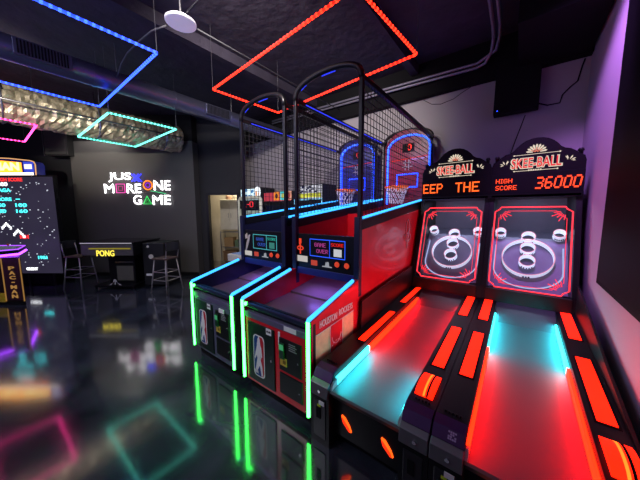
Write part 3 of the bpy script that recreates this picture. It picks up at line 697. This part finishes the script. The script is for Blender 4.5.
    for cx,cs,a0 in ((x0_+.05,.05,10),(x1_-.05,.05,100),(x1_-.05,GL-.05,190),(x0_+.05,GL-.05,280)):
        for i in range(5):
            a_=math.radians(a0+i*17.5); m.tube(G(cx+.05*math.cos(a_),cs+.05*math.sin(a_)),G(cx+(.11+.03*(i%2))*math.cos(a_),cs+(.11+.03*(i%2))*math.sin(a_)),.0055,4)
    m.build('etched_ray_pattern', glow('etched_red',(1,.03,.05),1.5), gl)
    # score sign
    sb=MB().box(-.0,W,2.66,2.95,1.99,2.25).build('score_sign', BLACKM, t, bevel=.004)
    MB().box(.02,W-.02,2.640,2.66,1.955,1.985).build('chrome_strip', paint('dark_chrome',(.12,.11,.14),.25,.9), sb)
    dm=glow('score_orange',(1,.11,.012),1.9)
    k=MB(); ys=2.656
    if first:
        dots(k,'THE',(.60,ys,2.118),X,Z,.29,.135,gap=.05)
        k2=MB(); dots(k2,'EEP',(.155,ys,2.118),X,Z,.27,.135,gap=.05); k2.build('score_lettering', dm, sb)
    else:
        dots(k,'36000',(.655,ys,2.12),X,Z,.39,.14,gap=.03,slant=.12)
        for wd,cx_,cz_,ww in (('HIGH',.14,2.165,.17),('SCORE',.165,2.08,.22)):
            k2=MB(); dots(k2,wd,(cx_,ys,cz_),X,Z,ww,.055,gap=.03); k2.build('caption_lettering', glow('score_red',(1,.06,.012),1.9), sb)
    k.build('score_lettering', dm if first else glow('score_red',(1,.06,.012),1.9), sb)
    # arched marquee
    hp=[(.435,2.25),(.435,2.35),(.42,2.40),(.385,2.42),(.35,2.455),(.30,2.49),(.25,2.505),(.215,2.53),(.19,2.565),(.15,2.605),(.10,2.637),(.05,2.653),(0,2.657)]
    pl=[(W/2+x_,z_) for x_,z_ in hp]+[(W/2-x_,z_) for x_,z_ in reversed(hp[:-1])]
    mq=MB().prism(pl,'y',2.67,2.73).build('marquee', BLACKM, t)
    yy=2.669
    sk=MB(); text(sk,'SKEE-BALL',(W/2,yy,2.368),X,Z,.485,.135,.001,fat=.06); sk.build('lettering_outline', glow('cream_light',(1,.85,.65),.75), mq)
    sk=MB(); text(sk,'SKEE-BALL',(W/2,yy-.003,2.368),X,Z,.46,.115,.002,fat=.012); sk.build('lettering', glow('sign_red',(1,.03,.03),.85), mq)
    crm=_m['cream_light']; k=MB()
    for i in range(9):
        a_=math.radians(10+20*i); r0_,r1_=.035,.10
        k.plate((W/2,yy,2.485),X,Z,[[(r0_*math.cos(a_-.13),r0_*math.sin(a_-.13)),(r1_*.85*math.cos(a_-.13),r1_*.85*math.sin(a_-.13)),(r1_*math.cos(a_),r1_*math.sin(a_)),(r1_*.85*math.cos(a_+.13),r1_*.85*math.sin(a_+.13)),(r0_*math.cos(a_+.13),r0_*math.sin(a_+.13))]],.002)
    k.build('sunburst', crm, mq)
    for sg in (-1,1):
        k=MB()
        for i,(aa,l_) in enumerate(((100,.075),(62,.07),(25,.06),(-12,.05),(140,.06))):
            a_=math.radians(aa); p_=(W/2+sg*(.285+.012*i*.4),yy,2.345+.012*i*.5)
            k.plate(p_,X,Z,[[(sg*l_*.25*math.cos(a_),l_*.25*math.sin(a_)),(sg*l_*.7*math.cos(a_-.16),l_*.7*math.sin(a_-.16)),(sg*l_*math.cos(a_),l_*math.sin(a_)),(sg*l_*.7*math.cos(a_+.16),l_*.7*math.sin(a_+.16))][::sg]],.002)
        k.build('leaf_scroll', crm, mq)
    for z_,w_ in ((2.468,.21),(2.277,.20)):
        k=MB().box(W/2-w_,W/2+w_,yy-.001,yy,z_-.003,z_+.003)
        for sg in (-1,1): k.plate((W/2+sg*w_,yy-.001,z_),X,Z,[[(-.012,0),(0,-.010),(.012,0),(0,.010)]],.002)
        k.build('arrow_line', crm, mq)
    k=MB()
    for i in range(6): k.box(W/2-.065+i*.022,W/2-.05+i*.022,yy-.002,yy,2.272,2.29)
    k.build('small_lettering', crm, mq)
    k=MB()
    for i in range(5):
        a_=math.radians(30+30*i); k.plate((W/2,yy-.003,2.485),X,Z,[[(.012*math.cos(a_-.3),.012*math.sin(a_-.3)),(.06*math.cos(a_-.06),.06*math.sin(a_-.06)),(.06*math.cos(a_+.06),.06*math.sin(a_+.06)),(.012*math.cos(a_+.3),.012*math.sin(a_+.3))]],.002)
    k.build('sunburst_core', glow('salmon',(1,.25,.15),.8), mq)
    for sx in (.05,W-.05):
        MB().lathe([(0,0),(.02,0),(.02,.05),(.03,.06),(.02,.085),(0,.09)],(sx,2.7,2.40),n=12).build('finial', BLACK, mq, smooth=True)
    # lamp that lights the target
    l=bpy.data.lights.new('target_lamp','AREA'); l.energy=3.4; l.color=(.62,.70,1); l.size=.6; l.shape='RECTANGLE'; l.size_y=.12
    lo=bpy.data.objects.new('target_lamp',l); C.objects.link(lo); lo.parent=t; lo.location=(W/2,2.78,1.93); lo.rotation_euler=(math.radians(12),0,0)
    return t
skee('alley roller with orange letters on its score sign, beside the red basketball machine', -1.1889, 0, True)
skee('alley roller showing a five digit high score, beside the right wall', -1.1889+.8717, 0, False)

# ================================================================== neon sign on the charcoal wall
def at(px_u, z, h=7.08): return uh(px_u, h, z)
RU=(CU,SU,0)
SH=7.05
t=thing('neon_sign','white outlined neon wall sign with coloured shapes for letters on the charcoal wall','neon sign',uh(-5.0,SH,2.42),YAW)
nw=glow('neon_white',(1,.97,1),9)
def word(s,cx,cz,w,h,par=t): 
    m=MB(); text(m,s,(cx,-.02,cz),X,Z,w,h,outline=.008); return m.build('neon_letters', nw, par, smooth=True)
# sizes follow the wall: 1 px of the photo is about 27 mm there
for a_ in (('JUS',-.40,.304,.607,.25),('M',-.71,.007,.267,.24),('RE',-.04,.007,.39,.24),('NE',.73,.09,.45,.25),('G',.035,-.30,.228,.25),('ME',.69,-.30,.487,.25)): word(*a_)
def sq(cx,cz,r): return [(cx-r,-.02,cz-r),(cx+r,-.02,cz-r),(cx+r,-.02,cz+r),(cx-r,-.02,cz+r)]
def circ(cx,cz,r,n=24): return [(cx+r*math.cos(2*PI*i/n),-.02,cz+r*math.sin(2*PI*i/n)) for i in range(n)]
m=MB()
for dx in (-.035,.035): m.tube((-.05+dx,-.02,.19),(.15+dx,-.02,.39),.012).tube((-.05+dx,-.02,.39),(.15+dx,-.02,.19),.012)
m.build('cross_shape', glow('neon_blue',(.03,.035,1),3), t)
k_=MB().path(sq(-.40,.01,.115),.011,6,True).build('square_shape', glow('neon_pink',(.9,.06,.45),1.6), t)
MB().path(sq(-.40,.01,.055),.009,6,True).build('inner_square', glow('neon_rose',(.8,.06,.35),.8), k_)
k_=MB().path(circ(.343,.093,.118),.013,6,True).build('ring_shape', glow('neon_orange',(1,.20,.015),2.4), t)
MB().path(circ(.343,.093,.06),.015,6,True).build('inner_ring', glow('neon_violet',(.30,.03,.7),1), k_)
k_=MB().path([(.19,-.02,-.41),(.41,-.02,-.41),(.30,-.02,-.20)],.011,6,True).build('triangle_shape', glow('neon_green',(.04,.8,.14),1.6), t)
MB().path([(.25,-.02,-.375),(.35,-.02,-.375),(.30,-.02,-.285)],.010,6,True).build('inner_triangle', glow('neon_leaf',(.03,.6,.08),.7), k_)
MB().path([(.41,-.02,-.06),(.58,-.02,-.085),(.62,-.02,-.10),(.70,-.02,-.11),(.82,-.02,-.135)],.009,5).build('swoosh_line', glow('neon_mint',(.08,.6,.25),1.5), t)
m=MB()
for x_,z_ in ((-.7,.02),(-.4,.30),(-.04,.02),(.73,.1),(.69,-.30),(.035,-.30)): m.tube((x_,0,z_),(x_,.028,z_),.012,6)
m.build('mounting_studs', STEEL, t)

# ================================================================== cocktail table game below the sign
t=thing('arcade_table','dark table game with glowing yellow lettering on its grey apron below the neon sign','table game',uh(-4.80,5.72),YAW)
ag=paint('warm_grey_apron',(.12,.115,.11),.45,.2)
tb_=MB().box(-.60,.58,0,.95,.80,1.08).build('table_box', BLACK, t, bevel=.01)
MB().box(-.60,.57,-.012,0,.81,1.065).build('apron', ag, t, bevel=.004)
MB().box(-.62,.60,-.02,.97,1.08,1.115).build('table_top', paint('dark_glass_top',(.01,.01,.012),.08), t, bevel=.008)
MB().box(-.60,.56,-.026,-.018,1.085,1.10).build('edge_light', glow('dim_edge_white',(.9,.85,1),.45), t)
m=MB().box(-.42,.52,-.02,-.012,.955,.985); m.build('yellow_stripe', glow('dim_yellow',(.8,.65,.05),.28), t)
m=MB(); text(m,'PONG',(-.05,-.016,.865),X,Z,.40,.135,.004,fat=.012); m.build('lettering', glow('lemon_light',(1,.80,.08),1.5), t)
pd=MB().box(-.22,.40,.25,.7,.10,.80).build('pedestal', BLACK, t)
MB().box(-.03,.36,.235,.25,.17,.52).build('pedestal_panel', paint('olive_grey_panel',(.13,.125,.105),.5), pd)
MB().box(-.06,.37,.23,.25,.60,.625).build('chrome_trim', CHROME, pd)
MB().box(-.45,.50,.05,.75,.05,.10).build('foot_plate', DARKMETAL, t, bevel=.008)
for x_ in (-.42,.46):
    for y_ in (.08,.70): MB().tube((x_,y_,0),(x_,y_,.05),.025,10).build('leveller', DARKMETAL, t)
m=MB().plate((.06,.045,.17),X,Z,[[(-.01,-.06),(.01,-.06),(.01,.08),(-.01,.08)],[(-.14,-.06),(-.10,-.06),(-.02,.03),(-.02,.08),(-.05,.0)],[(.14,-.06),(.10,-.06),(.02,.03),(.02,.08),(.05,.0)]],.003); m.build('white_emblem', WHITE, t)
MB().box(.04,.07,.02,.05,.09,.12).build('emblem_stem', DARKMETAL, t)
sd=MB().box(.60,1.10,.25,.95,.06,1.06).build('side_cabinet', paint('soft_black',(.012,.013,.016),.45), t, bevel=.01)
for x_,z_,r_ in ((.80,.74,.055),(.74,.98,.028)): MB().lathe([(0,0),(r_,0),(r_,.012),(0,.014)],n=16,M=Matrix.Translation((x_,.25,z_))@Matrix.Rotation(PI/2,4,'X')).build('round_glint', paint('pale_glint',(.65,.62,.55),.5), sd)  # light reflections on the dark cabinet, modelled as pale discs
MB().box(.66,.82,.24,.25,.28,.33).build('white_glint', WHITE, sd)  # one more reflection of light, modelled as a white block

# ================================================================== bar stools
def stool(label,u,h,rz):
    t=thing('bar_stool',label,'bar stool',uh(u,h),YAW+rz,'metal bar stools at the table game')
    mt=paint('pewter_tube',(.42,.40,.42),.4,.6)
    m=MB().box(-.19,.19,-.19,.19,.0,.035); st_=m.build('seat', paint('dark_walnut_seat',(.10,.06,.05),.4), t, loc=(0,0,.74), bevel=.014)
    for sx in (-1,1):
        for sy in (-1,1):
            MB().tube((sx*.15,sy*.15,.74),(sx*.23,sy*.21,0),.014,8).build('leg', mt, t, smooth=True)
    for z_,k_ in ((.28,.86),(.46,.68)):
        a=.15+.08*(1-z_/.74); b_=.15+.06*(1-z_/.74)
        m=MB().path([(-a,-b_,z_),(a,-b_,z_),(a,b_,z_),(-a,b_,z_)],.010,6,True); m.build('foot_ring', mt, t)
    for sx in (-1,1): MB().path([(sx*.16,.17,.74),(sx*.17,.20,.9),(sx*.165,.225,1.06)],.012,7).build('back_post', mt, t, smooth=True)
    pts=[(-.19,.215),(-.10,.245),(0,.255),(.10,.245),(.19,.215)]
    m=MB(); m.prism(pts+[(x_,y_+.02) for x_,y_ in reversed(pts)],'z',.94,1.12); m.build('backrest', paint('charcoal_backrest',(.03,.03,.035),.4), t, bevel=.006)
    return t
stool('metal bar stool with low curved back at the left end of the lettered table game',-5.74,6.0,PI/2)
stool('metal bar stool with low curved back at the right end of the lettered table game',-3.50,5.70,-PI/2-.25)

# ================================================================== giant screen game at the far left
t=thing('giant_screen_game','wall sized space shooter video game with starry screen and lit marquee','video game',uh(-7.35,6.12),YAW)
sp=paint('space_screen',(.03,.028,.05),.25)
sc=MB().box(-1.3,1.05,0,.10,.31,2.62).build('screen', glow('night_screen',(.10,.085,.16),.28,base=(.01,.01,.015),var=.2,scale=1.2), t)
MB().box(-1.34,1.07,.02,.11,.28,2.66).build('screen_frame', BLACKM, t)
MB().box(-1.3,.85,.05,.5,.02,.28).build('base', BLACKM, t)
for x_ in (-.6,.2,.82): MB().box(x_-.03,x_+.03,.02,.5,0,.28).build('base_foot', DARKMETAL, t)
m=MB(); rnd=random.Random(3)
for i in range(150):
    x_=rnd.uniform(-1.25,1.0); z_=rnd.uniform(.5,2.5); r_=rnd.choice((.006,.008,.011)); m.box(x_-r_*1.4,x_+r_*1.4,-.003,0,z_-r_,z_+r_)
m.build('star_specks', glow('star_white',(.8,.85,1),.8), sc)
cy=glow('game_cyan',(.05,.7,.75),2.6); rdm=glow('game_red',(1,.03,.03),1.5); wm=glow('game_white',(.95,.97,1),2.0)
m=MB(); text(m,'HIGH SCORE',(.05,-.004,2.675-.12),X,Z,.62,.085,.002,fat=.03); m.build('red_lettering', rdm, sc)
m=MB(); text(m,'30000',(-.2,-.004,2.45),X,Z,.40,.09,.002,fat=.03); m.build('white_lettering', wm, sc)
def cyan(s_,x_,z_,w_2,h_2,f_=.03):
    m=MB(); text(m,s_,(x_,-.004,z_),X,Z,w_2,h_2,.002,fat=f_); m.build('cyan_lettering', cy, sc)
for a_ in (('GALAGA',-.22,2.31,.55,.085),('SCORE',-.16,2.10,.42,.08),('--',.20,2.10,.10,.018),('50',-.20,1.96,.17,.085),('100',.26,1.96,.27,.085),('80',-.20,1.82,.17,.085),('160',.26,1.82,.27,.085),('1981',.62,.70,.22,.08,.04)): cyan(*a_)
def sprite(rows,x_,z_,s_):
    return [[(x_+i*s_,z_-j*s_),(x_+(i+1)*s_,z_-j*s_),(x_+(i+1)*s_,z_-(j-1)*s_),(x_+i*s_,z_-(j-1)*s_)] for j,r in enumerate(rows) for i,ch in enumerate(r) if ch!='.']
for x_,z_ in ((-.28,1.52),(-.02,1.36)): MB().plate((0,-.001,0),X,Z,sprite(["...x...","..xxx..",".xx.xx.","xx...xx","x.....x"],x_,z_,.034),.002).build('white_ship', wm, sc)
m=MB().plate((0,-.001,0),X,Z,sprite(["x.xxx.x","xxxxxxx","x.xxx.x"],.13,1.22,.03),.002); k_=m.build('red_ship', rdm, sc)
MB().plate((0,-.004,0),X,Z,sprite(["xx","xx"],.205,1.21,.03),.002).build('ship_core', wm, k_)
m=MB(); text(m,'CREDIT',(.33,-.004,.42),X,Z,.28,.07,.002,fat=.04); m.build('white_lettering', wm, sc)
mp=[(-1.1,2.66),(.68,2.66),(.69,2.90),(.66,2.965),(.58,2.99),(.1,3.04),(-.5,3.07),(-1.1,3.07)]
mq=MB().prism(mp,'y',.02,.22).build('marquee', paint('marquee_blue',(.02,.03,.35),.3), t)
MB().plate((0,.018,0),X,Z,[[(-1.08,2.72),(.36,2.72),(.36,2.95),(-.4,3.02),(-1.08,3.02)]],.002).build('marquee_field', glow('amber_field',(1,.30,.02),3), mq)
MB().plate((0,.018,0),X,Z,[[(-1.08,2.66),(.62,2.66),(.62,2.72),(-1.08,2.72)]],.002).build('marquee_band', glow('white_field',(1,.85,.75),2.5), mq)
m=MB(); text(m,'PAC-MAN',(-.32,.015,2.86),X,Z,1.25,.19,.002,fat=.05); m.build('lettering', glow('pale_yellow',(1,.85,.3),2.5), mq)
MB().plate((0,.018,0),X,Z,[[(.42,2.80),(.60,2.80),(.60,2.91),(.42,2.91)]],.002).build('marquee_panel', glow('white_panel',(1,.9,.95),1.2), mq)
MB().plate((0,.0185,0),X,Z,[[(.40,2.73),(.64,2.73),(.64,2.96),(.40,2.97)]],.001).build('marquee_corner', glow('blue_field',(.04,.08,.8),.9), mq)
MB().path([(x_,.012,z_) for x_,z_ in mp[1:]],.012,5).build('marquee_edge', glow('amber_edge',(1,.5,.2),.9), mq)

# ================================================================== hexagonal table game with violet rim light
t=thing('hexagon_table_game','hexagonal table video game with violet glowing rim at the left edge','table game',uh(-6.15,5.02),YAW)
HX=[(.10,.05),(-.42,.62),(-1.1,.62),(-1.5,.0),(-1.1,-.6),(-.25,-.72)]
MB().prism(HX,'z',.93,1.05).build('table_top', BLACK, t, bevel=.01)
MB().prism([((x_+.5)*.82-.5,y_*.82) for x_,y_ in HX],'z',1.05,1.056).build('screen', glow('teal_violet_screen',(.15,.16,.22),.5,var=.4,scale=5), t)
MB().path([(x_*1.012,y_*1.02,.955) for x_,y_ in HX],.022,7,True).build('rim_light', glow('violet_rim',(.36,.05,1),6), t)
MB().path([(x_*1.0,y_*1.0,1.055) for x_,y_ in HX],.010,6,True).build('rim_light', glow('violet_rim2',(.36,.07,1),2), t)
bd=MB().prism([(.44,-.22),(0,.12),(-.6,.12),(-.6,-.22)],'z',.06,.93).build('pedestal', paint('maroon_black',(.025,.010,.012),.35), t, bevel=.01)
MB().box(.10,.42,-.236,-.22,.10,.90).build('side_plate', paint('plum_plate',(.06,.015,.03),.4), bd)
m=MB()
for i,ch in enumerate('PAC-MAN'):
    text(m,ch,(.265,-.239,.73-.092*i),X,Z,.115 if ch!='-' else .06,.07 if ch!='-' else .018,.003,fat=.03)
m.build('lettering', glow('gold_print',(.75,.38,.10),.45), bd)
for x_ in (.08,.43): MB().tube((x_,-.235,.08),(x_,-.235,.92),.009,6).build('gold_trim', glow('gold_trim',(.8,.4,.1),.35), bd)
MB().box(.0-.40,.065,-.236,-.22,.06,.24).build('yellow_kick_plate', paint('yellow_laminate',(.75,.50,.03),.4), bd)
MB().prism([(.455,-.235),(0,.14),(-.62,.14),(-.62,-.235)],'z',0,.06).build('plinth', BLACKM, t)
for x_,y_ in ((-.45,-.25),(-.4,.3)):
    j_=MB().tube((x_,y_,1.05),(x_,y_,1.10),.008).build('joystick', CHROME, t); MB().lathe([(0,1.09),(.018,1.10),(.022,1.115),(.016,1.13),(0,1.135)],(x_,y_,0),n=12).build('joystick_ball', RED, j_, smooth=True)

# ================================================================== speaker hanging at the far left
t=thing('speaker','black boxy loudspeaker hanging below the foil duct beside the charcoal wall','speaker',uh(-6.90,6.9,3.28),YAW)
MB().box(-.30,.30,0,.35,0,.85).build('speaker_box', paint('speaker_black',(.014,.014,.016),.5), t, bevel=.012)
MB().box(-.27,.27,-.012,0,.03,.82).build('grille', paint('speaker_grille',(.03,.03,.033),.7,bump=.5,bscale=120), t)
for x_ in (-.25,.25): MB().tube((x_,.17,.85),(x_,.17,CEIL-3.28),.006,6).build('hanger_rod', STEEL, t)
MB().path([(-.31,-.014,.86),(-.31,-.014,-.006),(.31,-.014,-.006)],.006,5).build('edge_trim', STEEL, t)

# ================================================================== machines along the back wall seen through the cage nets
def cab(label,x0,x1,ztop,marq,fn,z0m,group='lit game cabinets along the back wall'):
    t=thing('arcade_cabinet',label,'arcade cabinet',((x0+x1)/2,4.35,0),0,group)
    w=(x1-x0)/2
    MB().prism([(0,0),(0,.95),(.10,1.05),(.22,1.75),(.02,1.95),(.02,ztop),(.5,ztop),(.5,0)],'x',-w,w).build('cabinet_body', BLACK, t, bevel=.006)
    q=MB().box(-w+.03,w-.03,.01,.02,z0m,ztop-.02).build('marquee', marq, t)
    s_=MB().add([(-w+.06,.095,1.09),(w-.06,.095,1.09),(w-.06,.205,1.70),(-w+.06,.205,1.70)],[(0,1,2,3)]).build('screen', glow('blue_screen',(.06,.12,.7),.7,var=.5,scale=5), t)
    MB().box(-w+.02,w-.02,-.14,.02,.93,.98).build('control_panel', NAVY, t, bevel=.01)
    for i in range(4): MB().lathe([(0,.98),(.025,.98),(.025,.995),(0,1.0)],(-w*.5+i*w*.3,-.06,0),n=12).build('button', [G_RED,G_YELLOW,G_CYAN,G_PINK][i], t)
    fn(t,q,w); return t
def f_white(t,q,w):
    m=MB(); r=random.Random(5)
    for i in range(16): 
        x_=r.uniform(-w+.06,w-.16); z_=r.uniform(2.14,2.34); m.box(x_,x_+r.uniform(.04,.10),.004,.01,z_,z_+r.uniform(.03,.08))
    m.build('marquee_art', glow('marq_blue',(.10,.35,.8),.8), q)
    m=MB().plate((w-.12,.008,2.30),X,Z,[[(.12*math.cos(2*PI*i/20),.15*math.sin(2*PI*i/20)) for i in range(20)]],.006); k_=m.build('marquee_disc', glow('marq_white',(.9,.95,1),1.3), q)
    MB().box(w-.20,w-.14,-.0,.006,2.16,2.33).box(w-.10,w-.06,-.0,.006,2.22,2.28).build('disc_art', glow('marq_orange',(1,.35,.08),.8), k_)
cab('arcade cabinet with blazing white and blue marquee, nearest the lit doorway',-6.2,-5.32,2.42,glow('marq_ice',(.75,.95,1),1.2),f_white,2.08)
def f_red(t,q,w):
    for i,(cx,c1,c2) in enumerate(((.0,(1,.3,.02),(.1,.02,.02)),(.22,(.05,.7,.75),(.9,.9,.2)),(.42,(1,.45,.3),(.8,.1,.1)))):
        m=MB().plate((cx,.008,2.17),X,Z,[[(-.09,-.10),(.09,-.10),(.09,.10),(-.09,.10)]],.004); k_=m.build('marquee_tile', glow('tile%d'%i,c1,.9), q)
        MB().plate((cx,.003,2.17),X,Z,[[(.05*math.cos(2*PI*j/14),.06*math.sin(2*PI*j/14)) for j in range(14)]],.003).build('tile_disc', glow('tiled%d'%i,c2,.6), k_)
cab('arcade cabinet with red marquee carrying orange and teal tiles, beside the white and blue one',-5.22,-4.22,2.28,glow('marq_red',(.8,.06,.10),.6),f_red,2.05)
def f_yel(t,q,w):
    MB().box(-w+.05,w-.05,.004,.01,2.10,2.19).build('marquee_band', glow('marq_lime',(.75,.75,.06),1.1), q)
    m=MB(); r=random.Random(9)
    for i in range(14):
        x_=r.uniform(-w+.06,w-.14); z_=r.uniform(2.20,2.34); m.box(x_,x_+r.uniform(.03,.09),.004,.01,z_,z_+r.uniform(.02,.05))
    m.build('marquee_art', glow('marq_ink',(.03,.05,.25),.3), q)
    MB().path([(-w+.02,-.01,1.95),(-w+.02,-.01,2.06),(w-.02,-.01,2.06),(w-.02,-.01,1.80)],.016,6).build('light_frame', glow('pale_blue_tube',(.25,.65,1),1.6), t)
cab('arcade cabinet with white and lime marquee over a pale blue light frame',-4.12,-3.30,2.38,glow('marq_pale',(.75,.75,.85),.9),f_yel,2.08)
t=thing('air_hockey_table','white air hockey table with overhead score frame in front of the bright cabinets','air hockey table',(-4.98,3.75,0),0)
MB().box(-.44,.62,-.36,.36,.62,.80).build('table_body', paint('hockey_white',(.5,.5,.52),.4), t, bevel=.02)
MB().box(-.38,.55,-.29,.29,.80,.81).build('playing_surface', glow('hockey_blue',(.2,.35,.8),.35), t)
for sx in (-.33,.5):
    for sy in (-.26,.26): MB().box(sx-.06,sx+.06,sy-.06,sy+.06,0,.62).build('leg', BLACK, t, bevel=.01)
fr_=MB().path([(-.40,0,.80),(-.40,0,2.06),(-.36,0,2.11),(.36,0,2.11),(.40,0,2.06),(.40,0,.80)],.042,8); fr_=fr_.build('score_frame', paint('frame_cream',(.62,.66,.52),.4), t, smooth=True)
sb=MB().box(-.34,.34,-.03,.03,1.86,2.06).build('score_board', BLACK, t)
m=MB(); dots(m,'1-0',(0,-.031,1.96),X,Z,.34,.13,gap=.05); m.build('score_digits', glow('hockey_red',(1,.03,.05),1.4), sb)
MB().box(-.36,.36,.05,.08,1.2,1.82).build('score_panel', glow('hockey_panel',(.5,.6,.55),.35,var=.6,scale=12), t)

# ================================================================== light
w_=bpy.data.worlds.new('world'); bpy.context.scene.world=w_; w_.use_nodes=True
bg=w_.node_tree.nodes['Background']; bg.inputs[0].default_value=(.30,.27,.42,1); bg.inputs[1].default_value=.06
def area(name,loc,rot,e,col,sx,sy,spread=None):
    l=bpy.data.lights.new(name,'AREA'); l.energy=e; l.color=col; l.shape='RECTANGLE'; l.size=sx; l.size_y=sy
    if spread: l.spread=math.radians(spread)
    o=bpy.data.objects.new(name,l); C.objects.link(o); o.location=loc; o.rotation_euler=[math.radians(a) for a in rot]; return o
area('ceiling_fill',(-1.8,-1.0,4.2),(0,0,0),9,(.74,.68,1),2.5,2.0)
area('front_fill',(-4.2,-1.4,4.1),(40,0,4),24,(.85,.82,1),2.5,1.0,120)
area('room_fill',(-6.2,-1.6,4.2),(20,0,30),50,(.78,.82,1),3,1.5)
def spot(name,loc,aim,e,col,deg,r=.1):
    l=bpy.data.lights.new(name,'SPOT'); l.energy=e; l.color=col; l.spot_size=math.radians(deg); l.spot_blend=.7; l.shadow_soft_size=r
    o=bpy.data.objects.new(name,l); C.objects.link(o); o.location=loc
    o.rotation_euler=(Vector(aim)-Vector(loc)).to_track_quat('-Z','Y').to_euler(); return o
spot('violet_spot',(0,2.9,4.2),(.62,4.0,2.3),300,(.62,.25,1),60,.15)
spot('hoop_front_fill',(-2.4,-1.0,3.95),(-2.3,1.4,.6),130,(.92,.9,1),38,.3)  # added fill for the basketball fronts, not a fixture of the room
spot('wall_wash',(-8.6,1.35,4.2),(-9.2,2.1,2.9),150,(1,.93,.82),100,.1)
area('ceiling_bounce',(-4.0,-2.6,2.2),(150,0,0),65,(.55,.45,1),5,1)
spot('back_wall_wash',(-2.0,.8,4.22),(-4.4,5,2.6),720,(1,.90,.82),94,.3)
spot('duct_fill',(-3.4,-2.0,3.3),(-7.4,.9,3.80),1300,(1,.90,.70),34)  # added behind the camera to brighten the foil, no fixture there
area('storeroom_lamp',(*uh(-2.8,8.6)[:2],3.2),(0,0,0),60,(1,.86,.62),.8,.5)

sc=bpy.context.scene
sc.view_settings.view_transform='Standard'; sc.view_settings.look='None'; sc.view_settings.exposure=0; sc.view_settings.gamma=1
sc.cycles.use_denoising=True; sc.cycles.max_bounces=6; sc.cycles.sample_clamp_indirect=6; sc.cycles.transparent_max_bounces=12
